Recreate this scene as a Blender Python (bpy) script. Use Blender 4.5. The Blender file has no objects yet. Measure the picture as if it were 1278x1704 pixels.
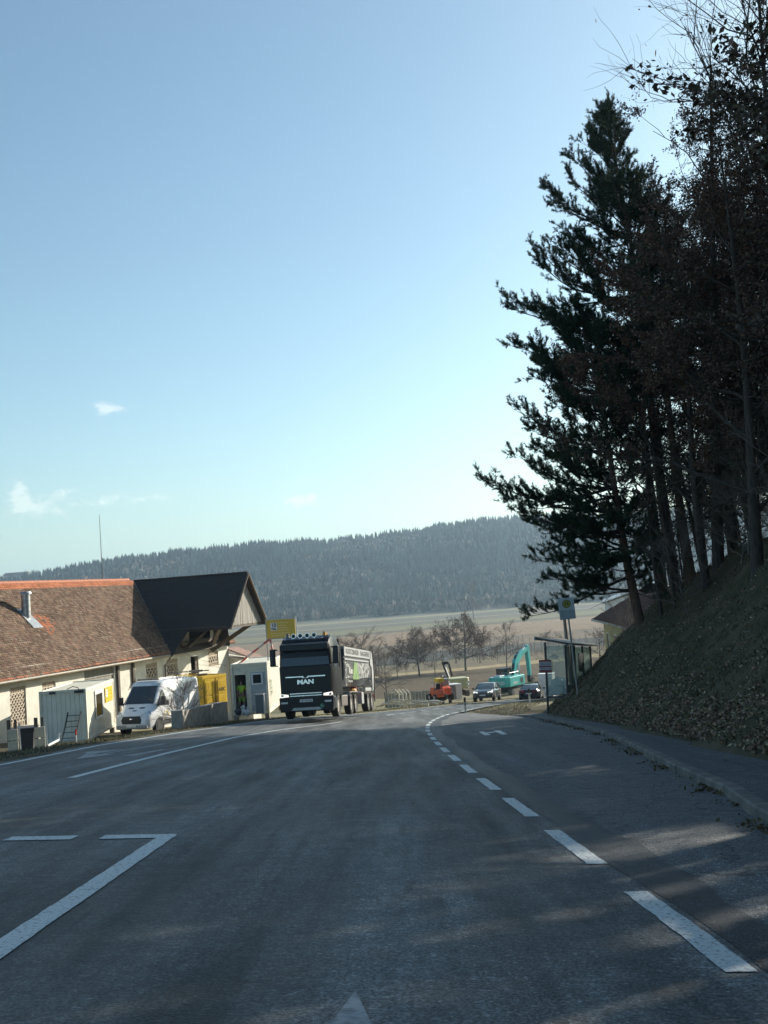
import bpy, bmesh, math, random
import numpy as np
from mathutils import Vector, Matrix
random.seed(7); rng = np.random.default_rng(7)
S = bpy.context.scene
COL = S.collection
PI = math.pi
def R(d): return math.radians(d)

# ------------------------------------------------------------------ camera
F = 1790.0; PW, PH = 1278, 1704
HC = 1.357; G = 175/1790.0; ROLL = R(4.0)
PITCH = math.atan(125*math.cos(ROLL)/F)
FWD = np.array([0, math.cos(PITCH), math.sin(PITCH)])
U0 = np.array([0, -math.sin(PITCH), math.cos(PITCH)]); R0 = np.array([1.0, 0, 0])
RT = math.cos(ROLL)*R0 - math.sin(ROLL)*U0
UP = math.sin(ROLL)*R0 + math.cos(ROLL)*U0
cam = bpy.data.objects.new('camera', bpy.data.cameras.new('camera')); COL.objects.link(cam)
M = Matrix.Identity(4)
for i in range(3):
    M[i][0] = RT[i]; M[i][1] = UP[i]; M[i][2] = -FWD[i]
M[0][3], M[1][3], M[2][3] = 0, 0, HC
cam.matrix_world = M
cam.data.sensor_fit = 'VERTICAL'; cam.data.sensor_height = 24; cam.data.lens = 24*F/PH
cam.data.clip_start = 0.1; cam.data.clip_end = 8000
S.camera = cam
def yat(px, py, y):
    d = FWD + RT*(px-PW/2)/F + UP*(PH/2-py)/F
    return np.array([0, 0, HC]) + d*(y/d[1])

# ------------------------------------------------------------------ light
SUN_AZ, SUN_EL = R(50), R(22.5)
S.view_settings.view_transform = 'Standard'; S.view_settings.look = 'None'
S.view_settings.exposure = 0.72; S.view_settings.gamma = 1
sun = bpy.data.objects.new('sun', bpy.data.lights.new('sun', 'SUN')); COL.objects.link(sun)
sun.data.energy = 4.9; sun.data.angle = R(0.5); sun.data.color = (1, 0.93, 0.80)
sv = Vector((math.cos(SUN_EL)*math.sin(SUN_AZ), math.cos(SUN_EL)*math.cos(SUN_AZ), math.sin(SUN_EL)))
sun.rotation_euler = sv.to_track_quat('Z', 'Y').to_euler()
W = bpy.data.worlds.new('World'); S.world = W; W.use_nodes = True
nt = W.node_tree; nt.nodes.clear()
def nd(t, **k):
    n = nt.nodes.new(t)
    for a, b in k.items(): setattr(n, a, b)
    return n
def mth(op, a, b=None, c=None):
    n = nt.nodes.new('ShaderNodeMath'); n.operation = op
    for i, v in enumerate((a, b, c)):
        if v is None: continue
        if isinstance(v, (int, float)): n.inputs[i].default_value = v
        else: nt.links.new(v, n.inputs[i])
    return n.outputs[0]
sky = nd('ShaderNodeTexSky', sky_type='NISHITA', sun_disc=False, sun_elevation=SUN_EL, sun_rotation=SUN_AZ,
         altitude=300, air_density=1.0, dust_density=1.35, ozone_density=1.3)
bg = nd('ShaderNodeBackground'); bg.inputs[1].default_value = 0.108
wo = nd('ShaderNodeOutputWorld')
tc = nd('ShaderNodeTexCoord'); sx = nd('ShaderNodeSeparateXYZ'); nt.links.new(tc.outputs['Generated'], sx.inputs[0])
az = mth('ARCTAN2', sx.outputs[0], sx.outputs[1]); el = mth('ARCSINE', sx.outputs[2])
cmb = nd('ShaderNodeCombineXYZ'); nt.links.new(mth('MULTIPLY', az, 1.0), cmb.inputs[0]); nt.links.new(mth('MULTIPLY', el, 1.7), cmb.inputs[1])
nz = nd('ShaderNodeTexNoise'); nz.inputs['Scale'].default_value = 85; nz.inputs['Detail'].default_value = 9; nz.inputs['Roughness'].default_value = .62
nt.links.new(cmb.outputs[0], nz.inputs[0])
tot = None
for (px, py, wx, wy, amp) in [(178, 680, 28, 12, 1), (32, 822, 14, 26, 1), (70, 845, 60, 18, .8), (182, 832, 36, 10, .7), (258, 830, 34, 9, .7), (105, 817, 26, 8, .6),
                              (500, 833, 40, 14, .95), (498, 796, 38, 7, .6), (18, 725, 22, 6, .4), (235, 684, 12, 6, .4), (750, 800, 50, 8, .35)]:
    v = yat(px, py, 1.0) - np.array([0, 0, HC]); v /= np.linalg.norm(v)
    a0, e0 = math.atan2(v[0], v[1]), math.asin(v[2])
    da = mth('DIVIDE', mth('SUBTRACT', az, a0), wx/F); de = mth('DIVIDE', mth('SUBTRACT', el, e0), wy/F)
    r2 = mth('ADD', mth('MULTIPLY', da, da), mth('MULTIPLY', de, de))
    g = mth('MULTIPLY', mth('EXPONENT', mth('MULTIPLY', r2, -0.8)), amp)
    tot = g if tot is None else mth('ADD', tot, g)
cl = mth('MULTIPLY', mth('MAXIMUM', mth('SUBTRACT', mth('ADD', nz.outputs[0], mth('MULTIPLY', mth('MINIMUM', tot, 1.0), 0.30)), 0.62), 0.0), mth('MULTIPLY', mth('MINIMUM', tot, 1.0), 2.3))
cl = mth('MINIMUM', mth('MAXIMUM', cl, 0.0), 0.36)
mx = nd('ShaderNodeMix', data_type='RGBA'); nt.links.new(cl, mx.inputs[0]); tn = nd('ShaderNodeMix', data_type='RGBA', blend_type='MULTIPLY'); tn.inputs[0].default_value = 1; nt.links.new(sky.outputs[0], tn.inputs[6]); tn.inputs[7].default_value = (.86, 1.0, .955, 1); hsv = nd('ShaderNodeHueSaturation'); hsv.inputs['Saturation'].default_value = 1.0; nt.links.new(tn.outputs[2], hsv.inputs['Color']); nt.links.new(hsv.outputs[0], mx.inputs[6]); mx.inputs[7].default_value = (8.2, 8.0, 7.3, 1)
nt.links.new(mx.outputs[2], bg.inputs[0]); nt.links.new(bg.outputs[0], wo.inputs[0])

# ------------------------------------------------------------------ helpers
def mat(name, c1, c2=None, rough=0.7, metal=0.0, scale=6.0, detail=4, bump=0.0, bscale=None, stretch=None, spec=0.5, attr=None, coat=0, lo=.35, hi=.65, emit=None, trans=0, sharp=False):
    m = bpy.data.materials.new(name); m.use_nodes = True
    t = m.node_tree; L = t.links; b = t.nodes['Principled BSDF']
    b.inputs['Roughness'].default_value = rough; b.inputs['Metallic'].default_value = metal
    b.inputs['Specular IOR Level'].default_value = spec
    b.inputs['Coat Weight'].default_value = coat; b.inputs['Coat Roughness'].default_value = .05
    if trans: b.inputs['Transmission Weight'].default_value = trans
    if c2 is None: c2 = tuple(x*0.82 for x in c1)
    co = t.nodes.new('ShaderNodeTexCoord'); mp = t.nodes.new('ShaderNodeMapping')
    L.new(co.outputs['Object'], mp.inputs[0])
    if stretch: mp.inputs['Scale'].default_value = stretch
    n = t.nodes.new('ShaderNodeTexNoise'); n.inputs['Scale'].default_value = scale; n.inputs['Detail'].default_value = detail
    L.new(mp.outputs[0], n.inputs[0])
    mr = t.nodes.new('ShaderNodeMapRange'); mr.inputs[1].default_value = lo; mr.inputs[2].default_value = hi; L.new(n.outputs[0], mr.inputs[0])
    x = t.nodes.new('ShaderNodeMix'); x.data_type = 'RGBA'; L.new(mr.outputs[0], x.inputs[0])
    x.inputs[6].default_value = (*c1, 1); x.inputs[7].default_value = (*c2, 1)
    out = x.outputs[2]
    if attr:
        a = t.nodes.new('ShaderNodeAttribute'); a.attribute_name = attr
        y = t.nodes.new('ShaderNodeMix'); y.data_type = 'RGBA'; y.blend_type = 'MULTIPLY'; y.inputs[0].default_value = 1
        L.new(out, y.inputs[6]); L.new(a.outputs['Color'], y.inputs[7]); out = y.outputs[2]
    L.new(out, b.inputs['Base Color'])
    if emit:
        b.inputs['Emission Color'].default_value = (*emit[:3], 1); b.inputs['Emission Strength'].default_value = emit[3]
    if bump:
        n2 = t.nodes.new('ShaderNodeTexNoise'); n2.inputs['Scale'].default_value = bscale or scale*4; n2.inputs['Detail'].default_value = 5
        L.new(mp.outputs[0], n2.inputs[0])
        bp = t.nodes.new('ShaderNodeBump'); bp.inputs['Strength'].default_value = bump; bp.inputs['Distance'].default_value = .02
        L.new(n2.outputs[0], bp.inputs['Height']); L.new(bp.outputs[0], b.inputs['Normal'])
    return m

def empty(name, label, cat, loc=(0, 0, 0), rz=0, rx=0, group=None, ry=0):
    o = bpy.data.objects.new(name, None); COL.objects.link(o)
    o.location = tuple(float(v) for v in loc); o.rotation_euler = (rx, ry, rz); o.empty_display_size = .3
    return tag(o, label, cat, group)
def tag(o, label=None, cat=None, group=None, kind=None):
    if label: o['label'] = label
    if cat: o['category'] = cat
    if group: o['group'] = group
    if kind: o['kind'] = kind
    return o
def from_np(name, V, Fc, mats, parent=None, mi=None, smooth=False, colors=None):
    """V (n,3); Fc list of (array (m,k)) with equal k inside each, or list of lists"""
    me = bpy.data.meshes.new(name)
    V = np.asarray(V, dtype=np.float32)
    if isinstance(Fc, np.ndarray): Fc = [Fc]
    loops = np.concatenate([f.ravel() for f in Fc]).astype(np.int32)
    tot = np.concatenate([np.full(len(f), f.shape[1]) for f in Fc]).astype(np.int32)
    st = np.concatenate([[0], np.cumsum(tot)[:-1]]).astype(np.int32)
    me.vertices.add(len(V)); me.vertices.foreach_set('co', V.ravel())
    me.loops.add(len(loops)); me.loops.foreach_set('vertex_index', loops)
    me.polygons.add(len(tot)); me.polygons.foreach_set('loop_start', st)
    try: me.polygons.foreach_set('loop_total', tot)
    except Exception: pass
    if not isinstance(mats, (list, tuple)): mats = [mats]
    for m in mats: me.materials.append(m)
    if mi is not None: me.polygons.foreach_set('material_index', np.asarray(mi, dtype=np.int32))
    if smooth: me.polygons.foreach_set('use_smooth', np.ones(len(tot), dtype=bool))
    if colors is not None:
        a = me.color_attributes.new('Col', 'FLOAT_COLOR', 'POINT')
        c = np.ones((len(V), 4), dtype=np.float32); c[:, :3] = colors
        a.data.foreach_set('color', c.ravel())
    me.update(calc_edges=True); me.validate()
    o = bpy.data.objects.new(name, me); COL.objects.link(o)
    if parent is not None: o.parent = parent
    return o

class MB:
    def __init__(s): s.v = []; s.f = []; s.m = []; s.k = 0; s.c = []
    def use(s, k): s.k = k; return s
    def add(s, vs, fs):
        b = len(s.v); s.v += [tuple(float(q) for q in v) for v in vs]
        for f in fs: s.f.append([i+b for i in f]); s.m.append(s.k)
        return s
    def box(s, x0, x1, y0, y1, z0, z1):
        v = [(x, y, z) for z in (z0, z1) for y in (y0, y1) for x in (x0, x1)]
        return s.add(v, [(0, 2, 3, 1), (4, 5, 7, 6), (0, 1, 5, 4), (2, 6, 7, 3), (0, 4, 6, 2), (1, 3, 7, 5)])
    def obox(s, c, ax, ay, az_, hx, hy, hz):
        c, ax, ay, az_ = [np.array(q, float) for q in (c, ax, ay, az_)]
        v = [c+ax*i*hx+ay*j*hy+az_*k*hz for k in (-1, 1) for j in (-1, 1) for i in (-1, 1)]
        return s.add(v, [(0, 2, 3, 1), (4, 5, 7, 6), (0, 1, 5, 4), (2, 6, 7, 3), (0, 4, 6, 2), (1, 3, 7, 5)])
    def beam(s, p, q, w, h=None, up=(0, 0, 1)):
        p, q = np.array(p, float), np.array(q, float); d = q-p; L = np.linalg.norm(d); d /= L
        a = np.cross(d, up); n = np.linalg.norm(a)
        a = np.cross(d, (1, 0, 0)) if n < 1e-4 else a
        a /= np.linalg.norm(a); b = np.cross(a, d)
        return s.obox((p+q)/2, a, d, b, w/2, L/2, (h or w)/2)
    def tube(s, pts, rs, n=8, cap=True):
        pts = [np.array(p, float) for p in pts]; b = len(s.v)
        if not isinstance(rs, (list, tuple, np.ndarray)): rs = [rs]*len(pts)
        for i, p in enumerate(pts):
            d = pts[min(i+1, len(pts)-1)]-pts[max(i-1, 0)]; d = d/(np.linalg.norm(d)+1e-9)
            a = np.cross(d, (0, 0, 1)) if abs(d[2]) < .9 else np.cross(d, (1, 0, 0)); a /= np.linalg.norm(a); c = np.cross(d, a)
            for j in range(n):
                t = 2*PI*j/n; s.v.append(tuple(p+rs[i]*(math.cos(t)*a+math.sin(t)*c)))
        for i in range(len(pts)-1):
            for j in range(n):
                s.f.append([b+i*n+j, b+(i+1)*n+j, b+(i+1)*n+(j+1) % n, b+i*n+(j+1) % n][::-1]); s.m.append(s.k)
        if cap:
            s.f.append([b+j for j in range(n)]); s.m.append(s.k)
            e = b+(len(pts)-1)*n; s.f.append([e+j for j in range(n)][::-1]); s.m.append(s.k)
        return s
    def prism(s, prof, a0, a1, axis='x'):
        """prof list of 2D; extruded along axis from a0 to a1. axis x: prof=(y,z); y: (x,z); z: (x,y)"""
        def mk(p, a):
            return {'x': (a, p[0], p[1]), 'y': (p[0], a, p[1]), 'z': (p[0], p[1], a)}[axis]
        n = len(prof); v = [mk(p, a0) for p in prof]+[mk(p, a1) for p in prof]
        return s.add(v, [list(range(n))[::-1], list(range(n, 2*n))]+[(i, (i+1) % n, n+(i+1) % n, n+i) for i in range(n)])
    def loft(s, rings, cap=True, closed=True):
        b = len(s.v); n = len(rings[0])
        for r in rings: s.v += [tuple(float(q) for q in p) for p in r]
        for i in range(len(rings)-1):
            for j in range(n if closed else n-1):
                s.f.append([b+i*n+j, b+i*n+(j+1) % n, b+(i+1)*n+(j+1) % n, b+(i+1)*n+j]); s.m.append(s.k)
        if cap:
            s.f.append([b+j for j in range(n)][::-1]); s.m.append(s.k)
            e = b+(len(rings)-1)*n; s.f.append([e+j for j in range(n)]); s.m.append(s.k)
        return s
    def sphere(s, c, r, n=10, sc=(1, 1, 1)):
        rings = []
        for i in range(1, n//2+1):
            t = PI*i/(n//2+1)
            rings.append([(c[0]+r*sc[0]*math.sin(t)*math.cos(2*PI*j/n), c[1]+r*sc[1]*math.sin(t)*math.sin(2*PI*j/n), c[2]-r*sc[2]*math.cos(t)) for j in range(n)])
        return s.loft(rings)
    def build(s, name, mats, parent=None, bevel=0, smooth=False, label=None, seg=2):
        me = bpy.data.meshes.new(name); me.from_pydata(s.v, [], s.f)
        if not isinstance(mats, (list, tuple)): mats = [mats]
        for m in mats: me.materials.append(m)
        me.polygons.foreach_set('material_index', s.m)
        bm = bmesh.new(); bm.from_mesh(me); bmesh.ops.recalc_face_normals(bm, faces=bm.faces); bm.to_mesh(me); bm.free()
        o = bpy.data.objects.new(name, me); COL.objects.link(o)
        if smooth:
            me.polygons.foreach_set('use_smooth', [True]*len(me.polygons))
            try: me.set_sharp_from_angle(angle=R(42))
            except Exception: pass
        if bevel:
            md = o.modifiers.new('bevel', 'BEVEL'); md.width = bevel; md.segments = seg; md.limit_method = 'ANGLE'; md.angle_limit = R(35)
        if parent is not None: o.parent = parent
        if label: o['label'] = label
        return o
def copy_tree(o, parent=None):
    c = o.copy(); COL.objects.link(c)
    if parent is not None: c.parent = parent
    for ch in [q for q in S.objects if q.parent == o]:
        copy_tree(ch, c)
    return c
def text(name, body, m, size, mtx, parent=None, ext=0.006, width=None, bold=0, label=None):
    cu = bpy.data.curves.new(name, 'FONT'); cu.body = body; cu.size = size; cu.extrude = ext; cu.align_x = 'CENTER'; cu.align_y = 'CENTER'; cu.offset = bold
    t = bpy.data.objects.new('tmp', cu); COL.objects.link(t)
    bpy.context.view_layer.update()
    me = bpy.data.meshes.new_from_object(t.evaluated_get(bpy.context.evaluated_depsgraph_get())); bpy.data.objects.remove(t); bpy.data.curves.remove(cu)
    if width:
        xs = [v.co.x for v in me.vertices]; w = max(xs)-min(xs)
        for v in me.vertices: v.co.x *= width/w
    me.transform(mtx); me.name = name
    me.materials.clear(); me.materials.append(m)
    o = bpy.data.objects.new(name, me); COL.objects.link(o)
    if parent is not None: o.parent = parent
    if label: o['label'] = label
    return o
def frame_m(origin, xdir, zdir):
    """text plane: xdir = reading direction, zdir = up of letters"""
    x = Vector(xdir).normalized(); y = Vector(zdir).normalized(); n = x.cross(y)
    m = Matrix.Identity(4)
    for i in range(3): m[i][0], m[i][1], m[i][2], m[i][3] = x[i], y[i], n[i], origin[i]
    return m

# ------------------------------------------------------------------ terrain functions
def IP(y, tab):
    t = np.array(tab, float); return np.interp(y, t[:, 0], t[:, 1])
def sm(x):
    x = np.clip(x, 0, 1); return x*x*(3-2*x)
T_D = [(-30, 1.75), (5.6, 1.45), (12, 1.27), (18, 1.11), (24.5, .98), (31, .93), (36, .95), (40, 1.03), (44, 1.2), (48, 1.45), (52, 1.85), (56, 2.3), (60, 2.85), (64, 3.75), (69, 4.7), (74, 5.8), (79, 7.3), (83.5, 9.1), (87.5, 11), (92, 13.5), (97, 17), (102, 22), (108, 31), (115, 46), (122, 66)]
T_C = [(-30, -5.4), (18, -5.4), (25, -5.4), (34, -5.15), (40, -4.5), (46, -3.2), (50, -2.5), (56, -1.4), (62, -.2), (66, .5), (69, 1.1), (74, 2.2), (79, 3.7), (83.5, 5.6), (87.5, 7.8), (92, 10.2), (97, 13.6), (102, 18), (108, 26), (115, 40), (122, 58)]
T_L = [(-30, -8.2), (22, -8.1), (30, -8.4), (40, -8.0), (50, -7.0), (56, -6.1), (60, -5.3), (66, -3.8), (73, -2.0), (80, .2), (85, 2.4), (90, 5.6), (96, 10), (102, 15), (108, 22), (115, 34), (122, 50)]
T_K = [(-30, 2.8), (9.5, 3.1), (12, 3.5), (15, 3.75), (20, 4.3), (27, 4.95), (34, 5.2), (41, 5.3), (46, 5.25), (50, 4.9), (56, 4.2), (62, 4.0)]
T_T = [(-30, 4.5), (14.7, 4.9), (17, 5.0), (23, 5.35), (31, 5.7), (37, 5.75), (43, 5.95), (48, 6.5), (54, 8), (58, 10), (64, 14), (72, 22), (85, 40), (100, 64), (120, 95), (3000, 3000)]
T_Z = [(-60, 60*G), (0, 0), (100, -100*G), (106, -10.3), (112, -10.75), (120, -11.2), (135, -11.7), (180, -13), (320, -15.4), (800, -21.5), (850, -22), (5000, -22)]
T_RID = [(-60, 50), (-25, 44), (-19.6, 47), (-18.2, 49), (-16.8, 54), (-15, 59), (-13.2, 63), (-10.7, 67), (-8.2, 69), (-6.3, 70), (-4.4, 69.5), (-3.2, 67.5), (-1.2, 69.5), (.7, 72), (2.6, 76.6), (5.1, 80), (7.4, 80), (12, 74), (25, 64), (60, 60)]
def fsup(y): return 1-.8*sm((y-52)/30)
def road_h(x, y): return .052*np.clip(IP(y, T_D)+.24-x, 0, 12)*fsup(y)
def zroad(x, y): return IP(y, T_Z)+road_h(x, y)
def lump(x, y, s, seed=0):
    return np.sin(x*s*1.3+y*s*.7+seed)*np.sin(y*s*1.1-x*s*.5+seed*2.1)+.5*np.sin(x*s*2.9+seed)*np.sin(y*s*2.6+1+seed)
def ground(x, y):
    x = np.asarray(x, float); y = np.asarray(y, float)
    z0 = IP(y, T_Z); L = IP(y, T_L); D = IP(y, T_D); K = np.where(y < 62, IP(y, T_K), D+.4); K = np.maximum(K, D+.3)
    T = np.maximum(IP(y, T_T), K+.35)
    rh = road_h(x, y)
    hL = road_h(L, y)
    dl = L-x
    yard = hL+.04-(hL+.0)*.85*sm((dl-1.2)/4.5)*sm((60-np.abs(y-30))/10)
    yard = np.where(y > 53, hL+.05-(hL-.1)*sm((dl-3.2)/4)*sm((90-y)/20)*.8, yard)
    yard = yard+.03*lump(x, y, .9)*sm(dl/2)
    dT = (IP(y+1, T_T)-IP(y-1, T_T))/2
    d = (x-T)/np.sqrt(1+dT**2)
    d = np.maximum(d, 0)
    bank = .12+np.where(d < 6, .84*d, 5.04+.3*(d-6))
    bank = np.where(d > 16, 8.04+.06*(np.minimum(d, 60)-16), bank)
    bank = bank*sm((230-y)/80)
    bank = bank+(.16*lump(x, y, .8)+.07*lump(x, y, 2.3, 3)+.04*lump(x, y, 4.1, 1))*sm(d/1.5)
    vr = .02+.10*sm((x-K)/1.5)+.02*lump(x, y, 1.5)*sm((x-K)/1)
    h = np.where(x < L-.15, yard, np.where(x < K+.15, rh-.10, np.where(x < T, vr-.03, bank)))
    h = np.where((y < 50) & (x > K-.3) & (x < T+.05), -.03+.0*x, h)
    # fade near field flat
    h = np.where(y > 125, h*sm((160-y)/35) if True else h, h)
    dist = np.sqrt(x*x+y*y); a = np.degrees(np.arctan2(x, y))
    rid = IP(a, T_RID)+.8*np.sin(a*2.7+1)
    hill = (rid-14+22)*sm((dist-840)/520)*(1-.35*sm((dist-1450)/800))+3.5*lump(x, y, .008)*sm((dist-880)/200)*sm((1330-dist)/150)
    hill = np.where(dist > 840, hill, 0)
    return z0+h+hill
def gz(x, y): return float(ground(np.array([x]), np.array([y]))[0])
def onroad(px, py):
    d = FWD + RT*(px-PW/2)/F + UP*(PH/2-py)/F; d = d/d[1]
    ys = np.geomspace(3, 130, 6000); x = d[0]*ys; k = np.argmax(HC+d[2]*ys < zroad(x, ys)); return (float(x[k]), float(ys[k]))
def onground(px, py, y0=5, y1=1500):
    d = FWD + RT*(px-PW/2)/F + UP*(PH/2-py)/F; d = d/d[1]
    ys = np.geomspace(y0, y1, 3000); z = HC+d[2]*ys; x = d[0]*ys
    k = np.argmax(z < ground(x, ys)); return (x[k], ys[k], z[k])
# ------------------------------------------------------------------ ground sheet
def ground_material():
    m = mat('ground_soil', (.115, .092, .062), (.060, .060, .034), rough=.95, scale=1.3, detail=8, bump=.6, bscale=9, spec=.1)
    t = m.node_tree; L = t.links; b = t.nodes['Principled BSDF']
    base = b.inputs['Base Color'].links[0].from_socket
    co = t.nodes.new('ShaderNodeTexCoord'); sp = t.nodes.new('ShaderNodeSeparateXYZ'); L.new(co.outputs['Object'], sp.inputs[0])
    def mt(op, a, bb, c=None):
        n = t.nodes.new('ShaderNodeMath'); n.operation = op
        for i, v in enumerate((a, bb, c)):
            if v is None: continue
            if isinstance(v, (int, float)): n.inputs[i].default_value = v
            else: L.new(v, n.inputs[i])
        return n.outputs[0]
    def noise(sc, st=None, det=5):
        n = t.nodes.new('ShaderNodeTexNoise'); n.inputs['Scale'].default_value = sc; n.inputs['Detail'].default_value = det
        mp = t.nodes.new('ShaderNodeMapping'); L.new(co.outputs['Object'], mp.inputs[0])
        if st: mp.inputs['Scale'].default_value = st
        mp.inputs['Rotation'].default_value = (0, 0, R(-23)) if st else (0, 0, 0)
        L.new(mp.outputs[0], n.inputs[0]); return n.outputs[0]
    def mixc(f, a, c, bt='MIX'):
        x = t.nodes.new('ShaderNodeMix'); x.data_type = 'RGBA'; x.blend_type = bt
        if isinstance(f, (int, float)): x.inputs[0].default_value = f
        else: L.new(f, x.inputs[0])
        for i, v in ((6, a), (7, c)):
            if isinstance(v, tuple): x.inputs[i].default_value = (*v, 1)
            else: L.new(v, x.inputs[i])
        return x.outputs[2]
    tt = mt('ADD', mt('SUBTRACT', sp.outputs[1], mt('MULTIPLY', sp.outputs[0], .42)), mt('MULTIPLY', mt('SUBTRACT', noise(.05), .5), 9))
    cr = t.nodes.new('ShaderNodeValToRGB'); cr.color_ramp.interpolation = 'CONSTANT'
    L.new(mt('DIVIDE', mt('SUBTRACT', tt, 100), 1000), cr.inputs[0])
    stops = [(100, (.11, .088, .062)), (167, (.32, .26, .16)), (175, (.17, .145, .10)), (205, (.075, .078, .074)), (243, (.17, .138, .105)), (300, (.24, .18, .13)), (425, (.13, .125, .095)),
             (455, (.19, .185, .12)), (520, (.15, .14, .11)), (590, (.30, .28, .22)), (603, (.14, .135, .11)), (720, (.24, .22, .14)), (790, (.14, .135, .11)), (870, (.28, .25, .17)), (890, (.04, .05, .035))]
    e = cr.color_ramp.elements; e[0].position = 0; e[0].color = (*stops[0][1], 1)
    e[1].position = (stops[1][0]-100)/1000; e[1].color = (*stops[1][1], 1)
    for p, c in stops[2:]:
        q = e.new((p-100)/1000); q.color = (*c, 1)
    furrow = noise(.9, (1.0, .06, 1), 6)
    fld = mixc(.75, cr.outputs[0], mixc(furrow, (.55, .55, .55), (1.45, 1.4, 1.35)), 'MULTIPLY')
    fld = mixc(.6, fld, mixc(noise(.02), (.6, .65, .6), (1.4, 1.35, 1.3)), 'MULTIPLY')
    ff = mt('MINIMUM', mt('MAXIMUM', mt('DIVIDE', mt('SUBTRACT', sp.outputs[1], mt('ADD', 112, mt('MULTIPLY', noise(.3), 14))), 3), 0), 1)
    # pale dry verge along the left of the far road
    dry = mixc(noise(2.5), (.30, .26, .17), (.16, .15, .08))
    near = mixc(mt('MINIMUM', mt('MAXIMUM', mt('DIVIDE', mt('SUBTRACT', mt('ADD', sp.outputs[1], mt('MULTIPLY', noise(.8), 6)), 62), 6), 0), 1), base, dry)
    L.new(mixc(ff, near, fld), b.inputs['Base Color'])
    return m
xs = np.unique(np.concatenate([-np.geomspace(20, 1900, 46)[::-1], np.arange(-20, 34, .4), np.geomspace(34, 1900, 46)]))
ys = np.unique(np.concatenate([np.arange(-40, 0, 4), np.arange(0, 84, .4), np.geomspace(84, 700, 90), np.arange(700, 1700, 16), np.geomspace(1700, 4000, 8)]))
GX, GY = np.meshgrid(xs, ys); GZ = ground(GX, GY)
V = np.stack([GX.ravel(), GY.ravel(), GZ.ravel()], 1); nx_, ny_ = len(xs), len(ys)
ii = (np.arange(ny_-1)[:, None]*nx_+np.arange(nx_-1)[None, :]).ravel()
grd = from_np('ground', V, np.stack([ii, ii+1, ii+1+nx_, ii+nx_], 1), ground_material(), smooth=True)
tag(grd, kind='structure')

# ------------------------------------------------------------------ road
def asphalt(name, c1, c2, tracks=True, rough=.82):
    m = mat(name, c1, c2, rough=rough, scale=5, detail=9, bump=.6, bscale=60, spec=.35, lo=.25, hi=.75)
    t = m.node_tree; L = t.links; b = t.nodes['Principled BSDF']; base = b.inputs['Base Color'].links[0].from_socket
    co = t.nodes.new('ShaderNodeTexCoord')
    def noise(sc, st=(1, 1, 1), det=4, loc=(0, 0, 0)):
        n = t.nodes.new('ShaderNodeTexNoise'); n.inputs['Scale'].default_value = sc; n.inputs['Detail'].default_value = det
        mp = t.nodes.new('ShaderNodeMapping'); L.new(co.outputs['Object'], mp.inputs[0]); mp.inputs['Scale'].default_value = st; mp.inputs['Location'].default_value = loc
        L.new(mp.outputs[0], n.inputs[0]); return n.outputs[0]
    def rng_(v, a, bb, c, d):
        r = t.nodes.new('ShaderNodeMapRange'); L.new(v, r.inputs[0])
        for i, q in enumerate((a, bb, c, d)): r.inputs[i+1].default_value = q
        return r.outputs[0]
    def mul(v, w):
        n = t.nodes.new('ShaderNodeVectorMath'); n.operation = 'SCALE'; L.new(v, n.inputs[0]); L.new(w, n.inputs['Scale']); return n.outputs[0]
    out = mul(base, rng_(noise(60, det=3), .35, .68, .50, 1.6))
    out = mul(out, rng_(noise(330, det=1), .60, .74, 1.0, 2.8))
    out = mul(out, rng_(noise(28, det=6), .56, .66, 1.0, 1.55))
    pat = rng_(noise(1.3, (1, .02, 1), 4, (7, 3, 0)), .46, .60, 0, 1)
    mm = t.nodes.new('ShaderNodeMath'); mm.operation = 'MULTIPLY'; L.new(pat, mm.inputs[0]); L.new(rng_(noise(75, det=2, loc=(1, 1, 0)), .56, .66, 0, 1), mm.inputs[1])
    out = mul(out, rng_(mm.outputs[0], 0, 1, 1.0, 2.6))
    out = mul(out, rng_(noise(14, det=5), .3, .7, .86, 1.16))
    if tracks:
        out = mul(out, rng_(noise(2.3, (1, .022, 1), 5), .32, .68, .56, 1.48))
        out = mul(out, rng_(noise(7, (1, .05, 1), 4, (3, 0, 0)), .60, .70, 1, .66))
        out = mul(out, rng_(noise(1.1, (1, .012, 1), 3, (5, 0, 0)), .35, .65, .70, 1.36))
        out = mul(out, rng_(noise(13, (1, .03, 1), 3, (9, 0, 0)), .35, .65, .90, 1.12))
    vo = t.nodes.new('ShaderNodeTexVoronoi'); vo.feature = 'DISTANCE_TO_EDGE'; vo.inputs['Scale'].default_value = .35 if tracks else .8
    mp = t.nodes.new('ShaderNodeMapping'); L.new(co.outputs['Object'], mp.inputs[0]); mp.inputs['Scale'].default_value = (1, .45, 1)
    ad = t.nodes.new('ShaderNodeVectorMath'); ad.operation = 'ADD'; L.new(mp.outputs[0], ad.inputs[0])
    nn = t.nodes.new('ShaderNodeTexNoise'); nn.inputs['Scale'].default_value = 1.6; L.new(co.outputs['Object'], nn.inputs[0]); L.new(nn.outputs['Color'], ad.inputs[1]); L.new(ad.outputs[0], vo.inputs[0])
    out = mul(out, rng_(vo.outputs[0], .004, .010 if tracks else .014, .80 if tracks else .5, 1))
    L.new(out, b.inputs['Base Color'])
    rr = rng_(noise(2.6, (1, .03, 1)), .3, .7, rough-.07, rough+.06); L.new(rr, b.inputs['Roughness'])
    return m
M_road = asphalt('road_asphalt', (.050, .053, .053), (.082, .086, .085), rough=.68)
M_bay = asphalt('old_asphalt', (.082, .088, .092), (.125, .128, .126), tracks=False, rough=.8)
M_path = asphalt('path_asphalt', (.065, .070, .074), (.11, .115, .115), tracks=False, rough=.85)
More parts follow.
